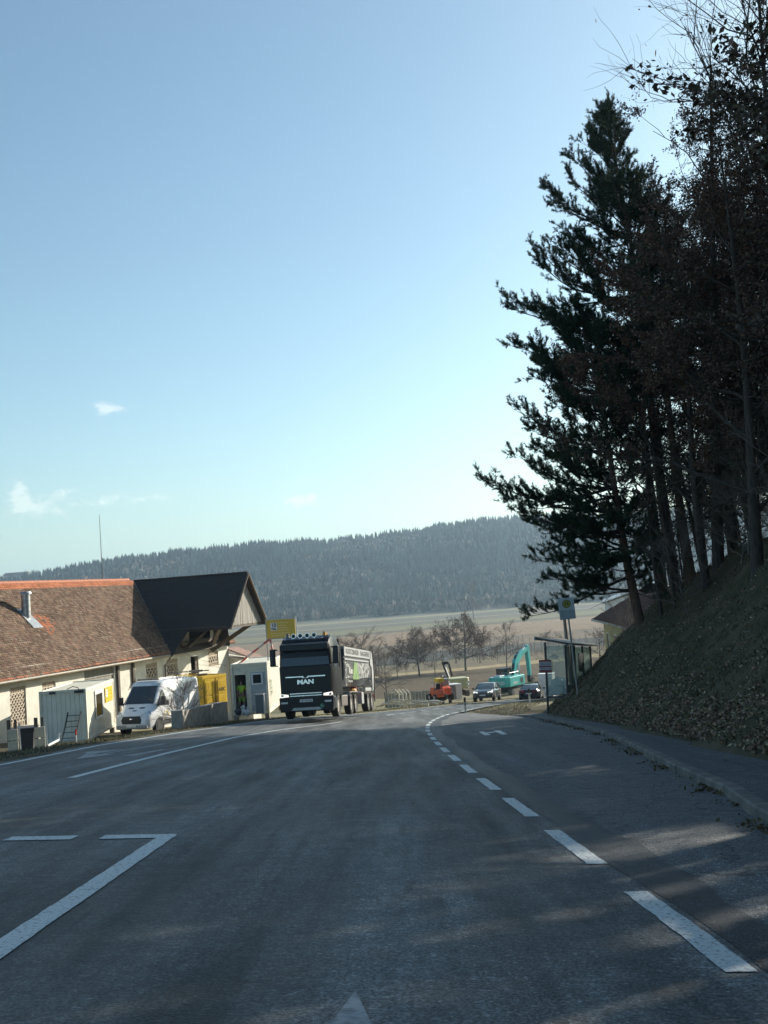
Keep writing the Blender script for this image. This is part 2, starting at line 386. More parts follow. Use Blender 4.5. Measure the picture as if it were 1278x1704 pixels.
M_seal = asphalt('seal_asphalt', (.027, .031, .036), (.040, .045, .050), tracks=False, rough=.6)
def ribbon(name, fa, fb, y0, y1, n, m, dz, dy=.5, kind='structure', zf=None):
    yy = np.arange(y0, y1+1e-6, dy); a, b = fa(yy), fb(yy)
    u = np.linspace(0, 1, n)[None, :]; X = a[:, None]*(1-u)+b[:, None]*u; Y = np.repeat(yy[:, None], n, 1)
    Z = (zf or zroad)(X, Y)+dz
    nn = len(yy); ii = (np.arange(nn-1)[:, None]*n+np.arange(n-1)[None, :]).ravel()
    o = from_np(name, np.stack([X.ravel(), Y.ravel(), Z.ravel()], 1), np.stack([ii, ii+1, ii+1+n, ii+n], 1), m, smooth=True)
    if kind: tag(o, kind=kind)
    return o
fL = lambda y: IP(y, T_L); fD = lambda y: IP(y, T_D); fC = lambda y: IP(y, T_C); fK = lambda y: np.minimum(IP(y, T_K), 9); fT = lambda y: IP(y, T_T)
ribbon('road', lambda y: fL(y)-.25+.05*np.sin(y*1.7), lambda y: fD(y)+.24+.03*np.sin(y*2.1)+.02*np.sin(y*5.3), -8, 121, 14, M_road, 0.0)
ribbon('road_joint', lambda y: fD(y)+.10+.03*np.sin(y*1.3), lambda y: fD(y)+.47+.05*np.sin(y*.9)+.03*np.sin(y*3.7), -8, 60, 3, M_seal, 0.004)
ribbon('bus_bay', lambda y: fD(y)+.2, lambda y: fK(y)+.02, -8, 60, 8, M_bay, -.004)
def zpath(x, y): return IP(y, T_Z)+.105*(1-sm((y-42)/9))
ribbon('footpath', lambda y: fK(y)+.14, lambda y: np.maximum(fT(y)+.25+.1*np.sin(y*1.9)+.06*np.sin(y*4.7), fK(y)+.3), -8, 49, 5, M_path, 0.0, zf=zpath)
M_kerb = mat('kerb_stone', (.10, .10, .095), (.20, .19, .17), rough=.9, scale=3, detail=9, bump=.4, bscale=60)
kb = MB()
y = -6.0
while y < 48.5:
    y1 = y+.985
    xa, xb = fK(y), fK(y1); w = .15; h0 = .115*(1-sm((y-42)/8)); h1 = .115*(1-sm((y1-42)/8))
    jx = random.uniform(-.006, .006)
    za, zb = IP(y, T_Z), IP(y1, T_Z)
    kb.add([(xa+jx, y, za-.1), (xa+w+jx, y, za-.1), (xa+w+jx, y, za+h0), (xa+.02+jx, y, za+h0), (xa+jx, y, za+h0-.02),
            (xb+jx, y1, zb-.1), (xb+w+jx, y1, zb-.1), (xb+w+jx, y1, zb+h1), (xb+.02+jx, y1, zb+h1), (xb+jx, y1, zb+h1-.02)],
           [(0, 1, 2, 3, 4), (9, 8, 7, 6, 5), (0, 5, 6, 1), (1, 6, 7, 2), (2, 7, 8, 3), (3, 8, 9, 4), (4, 9, 5, 0)])
    y += 1.0
tag(kb.build('kerb', M_kerb), kind='structure')
# markings
M_mark = mat('road_paint', (.58, .62, .62), (.16, .17, .18), rough=.6, scale=38, detail=8, lo=.53, hi=.68, bump=.2, bscale=80)
M_worn = mat('worn_paint', (.34, .36, .37), (.14, .15, .16), rough=.7, scale=14, detail=6, lo=.40, hi=.62)
mk = MB()
def strip(f, y0, y1, w=.15, dz=.006, k=0):
    yy = np.linspace(y0, y1, max(2, int((y1-y0)/.12)+1) if y1 < 25 else max(2, int((y1-y0)/1.0)+1)); f = np.vectorize(lambda q, ff=f: float(ff(q)))
    X = f(yy); dX = np.gradient(X, yy) if len(yy) > 1 else X*0; wn = w*np.sqrt(1+dX**2)/2
    v = []
    for a, b_, c in zip(X, yy, wn):
        j1, j2 = random.uniform(-.005, .005), random.uniform(-.005, .005); v += [(a-c+j1, b_, float(zroad(a-c, b_))+dz), (a+c+j2, b_, float(zroad(a+c, b_))+dz)]
    mk.use(k).add(v, [(2*i, 2*i+1, 2*i+3, 2*i+2) for i in range(len(yy)-1)])
q = 4.95-3.1*2
while q < 62:
    strip(fD, q, q+1.98); q += 3.1
strip(fD, 64, 120, .12)
strip(lambda y: -2.12-.02*(y-5.6)*.9, 2, 10.15, .155)
def rect(x0, x1, y0, y1, k=0): 
    mk.use(k).add([(x0, y0, float(zroad(x0, y0))+.0065), (x1, y0, float(zroad(x1, y0))+.0065), (x1, y1, float(zroad(x1, y1))+.0065), (x0, y1, float(zroad(x0, y1))+.0065)], [(0, 1, 2, 3)])
for xr in (-2.14, -3.05, -3.95, -4.85): rect(xr-.62 if xr < -2.5 else xr-.66, xr, 9.95, 10.22)
strip(fC, 17.8, 49.5, .15)
q = 60
while q < 118: strip(fC, q, q+2.0, .13); q += 3.6
strip(lambda y: fL(y)+.12, 2, 119, .13)
def poly(pts, k=0):
    mk.use(k).add([(a, b_, float(zroad(a, b_))+.008) for a, b_ in pts], [tuple(range(len(pts)))])
poly([(-.265, 4.74), (-.50, 3.35), (-.03, 3.35)], 1)
poly([(-6.9, 23.2), (-6.5, 25.2), (-7.3, 25.2)], 1); poly([(-6.98, 25.2), (-6.82, 25.2), (-6.45, 30.2), (-6.6, 30.2)], 1)
poly([(-7.3, 25.3), (-7.1, 25.3), (-6.9, 27.6), (-7.6, 26.3)], 1); poly([(-6.2, 24.2), (-5.9, 24.2), (-5.75, 27), (-5.95, 27)], 1)
for q_ in ([(797, 1218), (805, 1217.5), (817, 1223.5), (806, 1224)], [(820, 1216.2), (832, 1216), (845, 1222), (836, 1223)], [(807, 1219.2), (822, 1218.3), (824, 1219.6), (810, 1220.7)]): poly([onroad(*c_) for c_ in q_])
tag(mk.build('road_markings', [M_mark, M_worn]), kind='structure')

# ------------------------------------------------------------------ loose ground cover (stuff)
def quads(P, size, mats, name, colors=None, up=.6, mi=None, aspect=.6, parent=None):
    n = len(P); a = rng.normal(size=(n, 3)); a[:, 2] *= (1-up); a /= np.linalg.norm(a, axis=1)[:, None]
    b = rng.normal(size=(n, 3)); b[:, 2] *= (1-up); b -= (b*a).sum(1)[:, None]*a; b /= np.linalg.norm(b, axis=1)[:, None]
    s = (size*rng.uniform(.6, 1.4, n))[:, None]
    V = np.stack([P-a*s*.5, P+b*s*aspect*.5, P+a*s*.5, P-b*s*aspect*.5], 1).reshape(-1, 3)
    Fq = np.arange(4*n).reshape(n, 4)
    C = None if colors is None else np.repeat(colors, 4, 0)
    return from_np(name, V, Fq, mats, mi=mi, colors=C, parent=parent)
M_leaf = mat('dry_leaf', (1, 1, 1), (.8, .8, .8), rough=.8, attr='Col', scale=3, spec=.15)
# dead leaves on the bank, denser near its toe
n = 60000
yy = 5+60*rng.random(n)**1.25; dd = np.where(rng.random(n) < .5, np.abs(rng.normal(0, .8, n)), np.abs(rng.normal(0, 3.4, n)))
keep = rng.random(n) < np.clip(.30+.8*lump(yy*1.0, dd*2.0, .9)+.5*lump(yy, dd, 3.1, 2)+.5*(dd < .9), .03, 1); yy, dd = yy[keep], dd[keep]
X = IP(yy, T_T)+dd+.04
P = np.stack([X, yy, ground(X, yy)+.02+rng.random(len(X))*.03], 1)
c = np.array([.24, .175, .12])*rng.uniform(.3, 2.2, (len(P), 1))*rng.uniform(.85, 1.15, (len(P), 3))
tag(quads(P, .072, M_leaf, 'leaf_litter', c, up=.55), 'brown dead leaves scattered over the shaded grass bank', 'leaves', kind='stuff')
n = 3500
yy = 6+34*rng.random(n); X = fK(yy)-np.abs(rng.normal(0, .14, n)); keep = rng.random(n) < np.clip(.2+.9*lump(yy*2, yy*0, 1.1), 0.02, 1); yy, X = yy[keep], X[keep]
P = np.stack([X, yy, zroad(X, yy)+.015+rng.random(len(X))*.02], 1)
c = np.array([.12, .095, .05])*rng.uniform(.4, 1.6, (len(P), 1))
tag(quads(P, .05, M_leaf, 'gutter_debris', c, up=.6), 'brown crumbs and leaves gathered along the kerb', 'debris', kind='stuff')
# grass blades
def blades(X, Y, h, name, label, cols, w=.012, zz=None):
    n = len(X); Z = ground(X, Y) if zz is None else zz
    P = np.stack([X, Y, Z-.01], 1); a = rng.uniform(0, 2*PI, n); d = np.stack([np.cos(a), np.sin(a), np.zeros(n)], 1)
    hh = h*rng.uniform(.4, 1.3, n)[:, None]; lean = rng.normal(0, .5, (n, 3)); lean[:, 2] = 1
    V = np.stack([P-d*w, P+d*w, P+lean*hh], 1).reshape(-1, 3)
    c = cols[rng.integers(0, len(cols), n)]*rng.uniform(.6, 1.35, (n, 1))
    return tag(from_np(name, V, np.arange(3*n).reshape(n, 3), M_leaf, colors=np.repeat(c, 3, 0)), label, 'grass', kind='stuff')
n = 60000
yy = 5+75*rng.random(n)**1.3; dd = 9*rng.random(n)**1.2; X = IP(yy, T_T)+dd
blades(X, yy, .10, 'bank_grass', 'short dull green and straw coloured grass on the right bank', np.array([[.060, .070, .032], [.10, .09, .05], [.19, .155, .10], [.055, .058, .03], [.13, .105, .07]]))
n = 2600
yy = 7+50*rng.random(n); X = IP(yy, T_T)+.3+8*rng.random(n)
blades(X, yy, .30, 'straw_stalks', 'taller dry straw stalks standing here and there on the bank', np.array([[.22, .18, .11], [.14, .11, .07], [.10, .08, .05]]), w=.006)
n = 16000
yy = 18+82*rng.random(n); X = IP(yy, T_L)-.35-5*rng.random(n)**1.5
blades(X, yy, .09, 'verge_grass', 'thin dry grass on the verge left of the road', np.array([[.12, .11, .06], [.07, .08, .035], [.2, .17, .1]]))
n = 9000
yy = 49+38*rng.random(n); X = IP(yy, T_D)+.5+4*rng.random(n)
blades(X, yy, .07, 'shoulder_grass', 'pale dry grass on the gravel shoulder inside the bend', np.array([[.16, .15, .09], [.25, .22, .15], [.10, .10, .05]]))

# ------------------------------------------------------------------ wood on the hill (stuff)
M_far = mat('far_foliage', (1, 1, 1), (.75, .75, .75), rough=.95, attr='Col', scale=.2, spec=.05)
def hill_forest():
    N = 21000
    a = R(1)*rng.uniform(-26, 24, N); r = 850+rng.random(N)**.8*640
    X, Y = r*np.sin(a), r*np.cos(a)
    Z = ground(X, Y)-.5
    edge = (r < 905)
    con = rng.random(N) < np.clip(.66+.75*lump(X, Y, .014, 2)+.45*lump(X, Y, .045, 7), .04, .98)
    con &= ~(edge & (rng.random(N) < .93))
    H = np.where(con, rng.uniform(9, 17, N), rng.uniform(6, 12, N)); H = np.where(edge, rng.uniform(8, 13, N), H)
    Vs, Fs, Cs = [], [], []; off = 0
    k = np.where(con)[0]; n = len(k); m = 6
    th = np.linspace(0, 2*PI, m, endpoint=False)[None, :]+rng.uniform(0, 6, (n, 1))
    for (z0, z1, rr) in ((.12, .62, .20), (.42, 1.0, .125)):
        rad = H[k][:, None]*rr*rng.uniform(.65, 1.25, (n, m))
        base = np.stack([X[k][:, None]+rad*np.cos(th), Y[k][:, None]+rad*np.sin(th), Z[k][:, None]+H[k][:, None]*(z0+rng.uniform(-.04, .04, (n, m)))], 2)
        tip = np.stack([X[k], Y[k], Z[k]+H[k]*z1], 1)[:, None, :]
        V = np.concatenate([base, tip], 1).reshape(-1, 3)
        b = (np.arange(n)*(m+1))[:, None]+off
        f = np.stack([b+np.arange(m)[None, :], b+(np.arange(m)[None, :]+1) % m, np.repeat(b+m, m, 1)], 2).reshape(-1, 3)
        c = np.array([.018, .028, .024])*rng.uniform(.3, 2.4, (n, 1))*(1+.6*np.clip(lump(X[k], Y[k], .03, 5), -1, 1))[:, None]
        Vs.append(V); Fs.append(f); Cs.append(np.repeat(c, m+1, 0)); off += len(V)
    k = np.where(~con)[0]; n = len(k)
    # bare crowns: loose bundles of upright twig fans
    pal = np.array([[.10, .085, .065], [.24, .20, .16], [.09, .085, .06], [.30, .25, .20]])
    bcol = pal[rng.integers(0, 4, n)]*rng.uniform(.6, 1.3, (n, 1))
    for j in range(9):
        P = np.stack([X[k], Y[k], Z[k]+H[k]*rng.uniform(.0, .35, n)], 1)
        d = rng.normal(0, .30, (n, 3)); d[:, 2] = 1
        top = P+d*(H[k]*rng.uniform(.45, .72, n))[:, None]
        a2 = rng.uniform(0, PI, n); w = np.stack([np.cos(a2), np.sin(a2), 0*a2], 1)*(H[k]*.10)[:, None]
        V = np.stack([P, top*.75+P*.25+w, top, top*.75+P*.25-w], 1).reshape(-1, 3)
        f4 = np.arange(4*n).reshape(n, 4)+off
        Fs.append(np.concatenate([f4[:, [0, 1, 2]], f4[:, [0, 2, 3]]])); Vs.append(V); Cs.append(np.repeat(bcol, 4, 0)); off += len(V)
    o = from_np('hillside_wood', np.concatenate(Vs), np.concatenate(Fs), M_far, colors=np.concatenate(Cs))
    tag(o, 'dense dark spruce and bare grey woodland covering the far hill', 'forest', kind='stuff')
hill_forest()
# tiny farmhouse on the far left skyline
hx, hy, _ = yat(28, 955, 1250); hz = gz(hx, hy)
M_farw = mat('far_wall', (.5, .48, .44), rough=.9); M_farr = mat('far_roof', (.16, .12, .10), rough=.9)
hz = yat(28, 961, 1250)[2]-1.5
hh_ = empty('hilltop_house', 'tiny pale farmhouse on the skyline at the left end of the hill', 'house', (hx, hy, hz))
MB().box(-13, 13, -5, 5, -12, 4.0).build('wall', M_farw, hh_)
MB().prism([(-6, 4), (6, 4), (0, 7.5)], -14, 14, 'x').build('roof', M_farr, hh_)
MB().box(6, 12, -5.3, -5.1, 1, 2.6).build('window', M_farr, hh_); MB().box(-10, -4, -5.3, -5.1, 1, 2.6).build('window', M_farr, hh_)
# ------------------------------------------------------------------ common materials
M_plaster = mat('cream_plaster', (.70, .67, .58), (.52, .49, .42), rough=.9, scale=1.2, detail=8, bump=.25, bscale=30, lo=.4, hi=.75)
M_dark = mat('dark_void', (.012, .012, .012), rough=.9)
M_wood = mat('weathered_wood', (.13, .105, .08), (.075, .062, .05), rough=.85, scale=3, stretch=(9, 9, .6), bump=.3)
M_board = mat('grey_boards', (.34, .32, .28), (.20, .185, .16), rough=.85, scale=4, stretch=(6, 6, .35), bump=.3)
M_tile = mat('clay_tile', (1, 1, 1), (.72, .70, .68), rough=.85, scale=2.2, detail=6, attr='Col', spec=.2)
M_ridge = mat('orange_ridge_tile', (.48, .17, .08), (.36, .14, .08), rough=.75, scale=6)
M_black = mat('black_bitumen_tile', (.018, .016, .016), (.028, .024, .022), rough=.8, scale=2.0, stretch=(1, 1, 8), bump=.5, bscale=12)
M_zinc = mat('zinc', (.45, .46, .46), (.30, .31, .31), rough=.42, metal=.85, scale=5)
M_mortar = mat('pale_mortar', (.42, .42, .42), (.24, .24, .24), rough=.9, scale=8)
M_brick = mat('lattice_brick', (.62, .55, .44), (.48, .40, .31), rough=.9, scale=8)
M_redb = mat('red_brown_boards', (.17, .07, .05), rough=.7)
M_pinkt = mat('pale_red_tiles', (.38, .25, .20), (.20, .11, .09), rough=.85, scale=9)
M_conc = mat('concrete', (.36, .34, .30), (.24, .225, .20), rough=.92, scale=3, detail=8, bump=.3, bscale=40)
M_cont = mat('cream_container_paint', (.78, .76, .66), (.66, .63, .54), rough=.45, scale=1.5, detail=8, lo=.45, hi=.8)
M_contf = mat('container_frame_paint', (.72, .68, .55), (.48, .44, .35), rough=.5, scale=3, detail=8, lo=.5, hi=.8)
M_glass = mat('dark_glass', (.03, .035, .04), rough=.06, spec=.8)
M_white = mat('white_paint', (.78, .79, .78), (.70, .71, .70), rough=.35)
M_yel = mat('yellow_paint', (.75, .50, .03), (.60, .38, .03), rough=.4, scale=2, detail=7)
M_yelsign = mat('yellow_sign', (.62, .42, .04), (.55, .37, .04), rough=.5, scale=2)
M_ink = mat('black_ink', (.02, .02, .02), rough=.6)
M_steel = mat('galvanised_steel', (.42, .43, .43), (.30, .31, .31), rough=.45, metal=.7, scale=5)
M_dsteel = mat('dark_steel', (.025, .027, .03), rough=.5)
M_red = mat('red_plastic', (.62, .05, .03), rough=.45)
M_whitep = mat('white_plastic', (.75, .75, .72), rough=.45)
M_pipew = mat('pale_pipe_plastic', (.60, .56, .44), (.45, .42, .34), rough=.6, scale=3)

# ------------------------------------------------------------------ barn
OB = np.array([-18.4, 77.8]); NB = np.array([.9648, -.2630]); UB = np.array([.2630, .9648]); ZB = -6.0
def hit_a(px, py, a):
    """point of the barn's local frame seen at a photo position, on the vertical plane local x = a"""
    d = FWD + RT*(px-PW/2)/F + UP*(PH/2-py)/F; c = np.array([0, 0, HC])
    t = (a+OB@NB)/(d[:2]@NB); p = c+d*t
    return float((p[:2]-OB)@UB), float(p[2]-ZB)
barn = empty('barn', 'long cream farm barn with brown tiled roof and dark overhanging cross gable', 'barn', (OB[0], OB[1], ZB), math.atan2(NB[1], NB[0]))
A_W = 4.5; B0, B1 = -26.0, hit_a(380, 1080, A_W)[0]
def wquad(p0, p1):
    (b0, z1), (b1, z0) = hit_a(*p0, A_W), hit_a(*p1, A_W); return [min(b0, b1), max(b0, b1), min(z0, z1), max(z0, z1)]
wins = [wquad((16, 1145.5), (45.4, 1206)), wquad((70, 1136), (95, 1190)), wquad((242.5, 1105.5), (263, 1139.5)), wquad((276.5, 1098.5), (297, 1128.5)), wquad((346, 1085.5), (364, 1106.5))]
loft = wquad((314, 1044.5), (350, 1063)); door = wquad((317, 1093), (333.5, 1160)); door[2] = .3
gate = wquad((140, 1117), (194, 1200)); gate[2] = .6
def holed_wall(mb, a, b0, b1, z0, z1, holes, depth):
    bs = sorted({b0, b1, *[h[0] for h in holes], *[h[1] for h in holes]}); zs = sorted({z0, z1, *[h[2] for h in holes], *[h[3] for h in holes]})
    for i in range(len(bs)-1):
        for j in range(len(zs)-1):
            cb, cz = (bs[i]+bs[i+1])/2, (zs[j]+zs[j+1])/2
            if any(h[0] < cb < h[1] and h[2] < cz < h[3] for h in holes): continue
            mb.add([(a, bs[i], zs[j]), (a, bs[i+1], zs[j]), (a, bs[i+1], zs[j+1]), (a, bs[i], zs[j+1])], [(0, 1, 2, 3)])
    for h in holes:
        v = [(a, h[0], h[2]), (a, h[1], h[2]), (a, h[1], h[3]), (a, h[0], h[3])]; w = [(a-depth, *q[1:]) for q in v]
        mb.add(v+w, [(i, (i+1) % 4, 4+(i+1) % 4, 4+i) for i in range(4)])
ZE, ZR = -2.05-ZB, 3.1-ZB          # eave and ridge heights, local
KA = (ZR-ZE)/5.05
wb = MB(); holed_wall(wb, A_W, B0, B1, -3, ZR-KA*A_W+.02, wins+[door, gate], .35)
top = ZR-KA*A_W
wb.add([(A_W, B1, -3), (-A_W, B1, -3), (-A_W, B1, top), (0, B1, ZR-.1), (A_W, B1, top)], [(0, 1, 2, 3, 4)])
wb.add([(A_W, B0, -3), (-A_W, B0, -3), (-A_W, B0, top), (0, B0, ZR-.1), (A_W, B0, top)], [(0, 1, 2, 3, 4)])
wb.add([(-A_W, B0, -3), (-A_W, B1, -3), (-A_W, B1, top), (-A_W, B0, top)], [(0, 1, 2, 3)])
# wall under the projecting gable, from the eave up to the loft
wall = wb.build('wall', M_plaster, barn)
gw = MB()   # gable wall above eave height with the loft opening
holes = [loft]; zt = 3.0-ZB
bs = sorted({-4.4, -3.3, 3.3, loft[0], loft[1]}); 
for i in range(len(bs)-1):
    b0, b1 = bs[i], bs[i+1]; zc0, zc1 = zt-1.1*abs(b0)-.12, zt-1.1*abs(b1)-.12
    if loft[0] <= (b0+b1)/2 <= loft[1]:
        if loft[2] > top+.02: gw.add([(A_W, b0, top+.02), (A_W, b1, top+.02), (A_W, b1, loft[2]), (A_W, b0, loft[2])], [(0, 1, 2, 3)])
        gw.add([(A_W, b0, max(loft[3], top+.02)), (A_W, b1, max(loft[3], top+.02)), (A_W, b1, max(zc1, loft[3])), (A_W, b0, max(zc0, loft[3]))], [(0, 1, 2, 3)])
    else:
        gw.add([(A_W, b0, top+.02), (A_W, b1, top+.02), (A_W, b1, zc1), (A_W, b0, zc0)], [(0, 1, 2, 3)])
gw.build('gable_wall', M_plaster, barn)
for h in wins:
    g = MB(); b0, b1, z0, z1 = h; g_far = OB[1]+b0; st = .235; a = A_W-.10
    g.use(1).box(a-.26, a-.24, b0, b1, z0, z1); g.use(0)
    zt1 = z1-.28
    k = b0
    while k < b1-.03: g.box(a-.05, a+.04, k, min(k+.055, b1), zt1, z1); g.box(a-.05, a+.04, k, min(k+.055, b1), z0, z0+.25); k += .15
    g.box(a-.05, a+.045, b0, b1, zt1-.05, zt1); g.box(a-.05, a+.045, b0, b1, z0+.25, z0+.29)
    H = zt1-.05-(z0+.29); Wd = b1-b0; zb0 = z0+.29; s = -H
    while s < Wd:
        for sgn in (1, -1):
            u0, u1 = max(0, s), min(Wd, s+H)
            if u1-u0 > .05:
                v0, v1 = u0-s, u1-s
                p = (a+.012*sgn, b0+u0 if sgn > 0 else b1-u0, zb0+v0); q = (a+.012*sgn, b0+u1 if sgn > 0 else b1-u1, zb0+v1)
                g.beam(p, q, .058, .07, up=(1, 0, 0))
        s += .27 if g_far < 60 else .40
    g.build('lattice_window', [M_brick, M_dark], barn)
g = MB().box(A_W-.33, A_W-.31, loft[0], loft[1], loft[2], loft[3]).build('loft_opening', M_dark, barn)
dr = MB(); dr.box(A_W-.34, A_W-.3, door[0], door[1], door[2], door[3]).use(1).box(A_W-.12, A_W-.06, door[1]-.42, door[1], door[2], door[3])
dr.build('doorway', [M_dark, M_wood], barn)
gt = MB(); b0, b1, z0, z1 = gate; k = b0
while k < b1: gt.box(A_W-.14+random.uniform(0, .01), A_W-.10, k+.006, min(k+.16, b1)-.006, z0, z1); k += .16
gt.box(A_W-.10, A_W-.05, b0, b1, z1-.5, z1-.42)
gt.build('boarded_gate', M_board, barn)
pl_ = MB()
for px in (196.5, 222): 
    b, _ = hit_a(px, 1130, A_W+.06); pl_.box(A_W+.003, A_W+.14, b-.11, b+.11, 0, top-.05)
pl_.build('pillar', M_wood, barn)
# tiles
def tiles(b_lo, b_hi, keep, name='tiled_roof'):
    row, colw = .155, .185; Ls = math.hypot(5.05, ZR-ZE); nr = int(Ls/row)
    da, dz_ = 5.05/Ls, -(ZR-ZE)/Ls
    A, Bc = np.meshgrid(np.arange(nr)*row, np.arange(b_lo, b_hi, colw), indexing='ij')
    s = A+rng.normal(0, .006, A.shape); bb = Bc+(np.arange(nr) % 2)[:, None]*colw/2+rng.normal(0, .006, A.shape)
    sag = .018*np.sin(bb*.55)*np.sin(s*.7)+.008*np.sin(bb*1.7+s)
    kk = keep(s*da+.1, bb); s, bb, sag = s[kk], bb[kk], sag[kk]; n = len(s)
    nrm = np.array([-dz_, 0, da]); dwn = np.array([da, 0, dz_]); orig = np.array([0, 0, ZR])
    def pt(ds, db, h):
        return orig[None]+(s+ds)[:, None]*dwn[None]+np.stack([0*bb, bb+db, 0*bb], 1)+(h+sag)[:, None]*nrm[None]
    j = rng.uniform(0, .012, n); w = colw*.485
    z = np.zeros(n)
    P = [pt(0, -w, .004+z), pt(0, w, .004+z), pt(row+.03, w*.8, .052+j), pt(row+.05, 0, .052+j), pt(row+.03, -w*.8, .052+j), pt(row+.03, w*.8, .004+z), pt(row+.05, 0, .004+z), pt(row+.03, -w*.8, .004+z)]
    V = np.stack(P, 1).reshape(-1, 3); b = (np.arange(n)*8)[:, None]
    f5 = b+np.array([[0, 4, 3, 2, 1]]); f4 = np.concatenate([b+np.array([[2, 3, 6, 5]]), b+np.array([[3, 4, 7, 6]]), b+np.array([[1, 2, 5, 5]])[:, :4]*1])
    f4 = np.concatenate([b+np.array([[2, 3, 6, 5]]), b+np.array([[3, 4, 7, 6]])])
    base = np.array([.185, .118, .084])*rng.uniform(.62, 1.3, (n, 1))*rng.uniform(.94, 1.06, (n, 3))*(1+.18*lump(bb, s, 1.1))[:, None]
    old = rng.random(n) < .3; base[old] = np.array([.25, .18, .132])*rng.uniform(.7, 1.2, (old.sum(), 1))
    top_r = s < .42; base[top_r] = np.array([.50, .19, .10])*rng.uniform(.8, 1.2, (top_r.sum(), 1))
    bot = (s > Ls-.35) & (rng.random(n) < .6); base[bot] = np.array([.42, .17, .10])*rng.uniform(.7, 1.2, (bot.sum(), 1))
    patch = ((bb+15.2)**2/.9+(s-3.4)**2/.8 < 1); patch &= rng.random(n) < .45
    base[patch] = np.array([.45, .17, .09])*rng.uniform(.7, 1.1, (patch.sum(), 1))
    o = from_np(name, V, [f5, f4], M_tile, barn, colors=np.repeat(base, 8, 0)); return o
roof = tiles(B0-.3, B1+.35, lambda a, b: ((b < -.93*a-.12) | (b > .93*a+.12)))
ub = MB()
ub.add([(0, B0-.3, ZR-.08), (5.0, B0-.3, ZE-.04), (5.0, -4.75, ZE-.04), (0, 0, ZR-.08)], [(0, 1, 2, 3)])
ub.add([(0, B1+.35, ZR-.08), (5.0, B1+.35, ZE-.04), (5.0, 4.75, ZE-.04), (0, 0, ZR-.08)], [(0, 1, 2, 3)])
ub.add([(0, B0-.3, ZR-.16), (5.0, B0-.3, ZE-.12), (5.0, B1+.35, ZE-.12), (0, B1+.35, ZR-.16)], [(0, 1, 2, 3)])
ub.add([(0, B0-.3, ZR-.0), (-5.0, B0-.3, ZE), (-5.0, B1+.35, ZE), (0, B1+.35, ZR-.0)], [(0, 1, 2, 3)])
ub.build('roof_deck', M_wood, roof)
rd = MB(); k = B0-.3
while k < -1.0:
    rd.tube([(0, k, ZR+.0), (0, k+.42, ZR+.035)], [.115, .135], 10); k += .38
rd.build('ridge_tiles', M_ridge, barn)
gu = MB(); gu.tube([(5.1, B0-.3, ZE-.02), (5.1, -5.0, ZE-.10)], .075, 8)
gu.tube([(5.1, B0, ZE-.03), (4.6, B0, ZE-.4)], .05)
gu.build('gutter', mat('old_gutter', (.20, .18, .15), (.28, .22, .14), rough=.6, scale=3), barn)
fs = MB().beam((4.98, B0-.3, ZE-.1), (4.98, -4.9, ZE-.1), .05, .16); fs.build('fascia', mat('ochre_fascia', (.42, .33, .18), rough=.8), barn)
bp, zp = hit_a(272.5, 1100, A_W+.08)
MB().tube([(5.1, bp, ZE-.06), (5.05, bp, ZE-.3), (A_W+.1, bp+.1, ZE-.75), (A_W+.1, bp+.1, -.2)], .055, 8).build('downpipe', mat('rusty_pipe', (.10, .075, .06), rough=.6), barn)
# cross gable
ZG = 3.0-ZB; KB = 1.1; AG = 8.86; GX_ = 8.45
cg = MB()
def gp(a, b, dz=0): return (a, b, ZG-KB*abs(b)+dz)
for sgn in (-1, 1):
    outl = [gp(0, 0), gp(AG, 0), gp(AG-.1, 3.3*sgn), gp(5.65, 3.3*sgn), gp(5.25, 4.5*sgn), gp(5.05, 4.72*sgn)]
    lo_ = [(p[0], p[1], p[2]-.10) for p in outl]; n = len(outl)
    cg.add([(p[0], p[1], p[2]+.05) for p in outl]+lo_, [list(range(n)), list(range(n, 2*n))[::-1]]+[(i, (i+1) % n, n+(i+1) % n, n+i) for i in range(n)])
cross = cg.build('gable_roof', M_black, barn)
MB().tube([(0, 0, ZG+.06), (AG+.02, 0, ZG+.06)], .07, 8).build('ridge_cap', M_black, cross)
vf = MB()
for i in range(46):
    t0, t1 = i/46, (i+1)/46-.004
    a0, a1 = .15+4.85*t0, .15+4.85*t1; w0 = .07+.05*random.random()
    vf.add([(a0, -.94*a0-w0-.05, ZR-KA*a0+.085), (a0, -.94*a0+.03, ZG-KB*.94*a0+.10), (a1, -.94*a1+.03, ZG-KB*.94*a1+.10), (a1, -.94*a1-w0-.05, ZR-KA*a1+.085)], [(0, 1, 2, 3)])
vf.build('valley_mortar', M_mortar, barn)
bd = MB(); k = -3.25
while k < 3.25:
    k1 = min(k+.17, 3.25); o_ = random.uniform(-.012, .012)
    zb_ = ZG-3.52+random.uniform(-.03, .03)
    z0_, z1_ = ZG-KB*abs(k)-.11, ZG-KB*abs(k1)-.11
    bd.add([(GX_+o_, k+.005, zb_), (GX_+o_, k1-.005, zb_), (GX_+o_, k1-.005, max(z1_, zb_)), (GX_+o_, k+.005, max(z0_, zb_)),
            (GX_+o_-.03, k+.005, zb_), (GX_+o_-.03, k1-.005, zb_), (GX_+o_-.03, k1-.005, max(z1_, zb_)), (GX_+o_-.03, k+.005, max(z0_, zb_))], [(0, 1, 2, 3), (4, 5, 6, 7), (0, 1, 5, 4), (1, 2, 6, 5), (2, 3, 7, 6), (3, 0, 4, 7)])
    k = k1
bd.build('gable_boards', M_board, barn)
vb = MB()
for sgn in (-1, 1): vb.beam(gp(AG+.03, 0, -.04), gp(AG-.07, 3.35*sgn, -.04), .05, .20, up=(1, 0, 0))
vb.build('bargeboard', mat('brown_bargeboard', (.22, .15, .10), (.15, .10, .07), rough=.75), barn)
tb = MB()
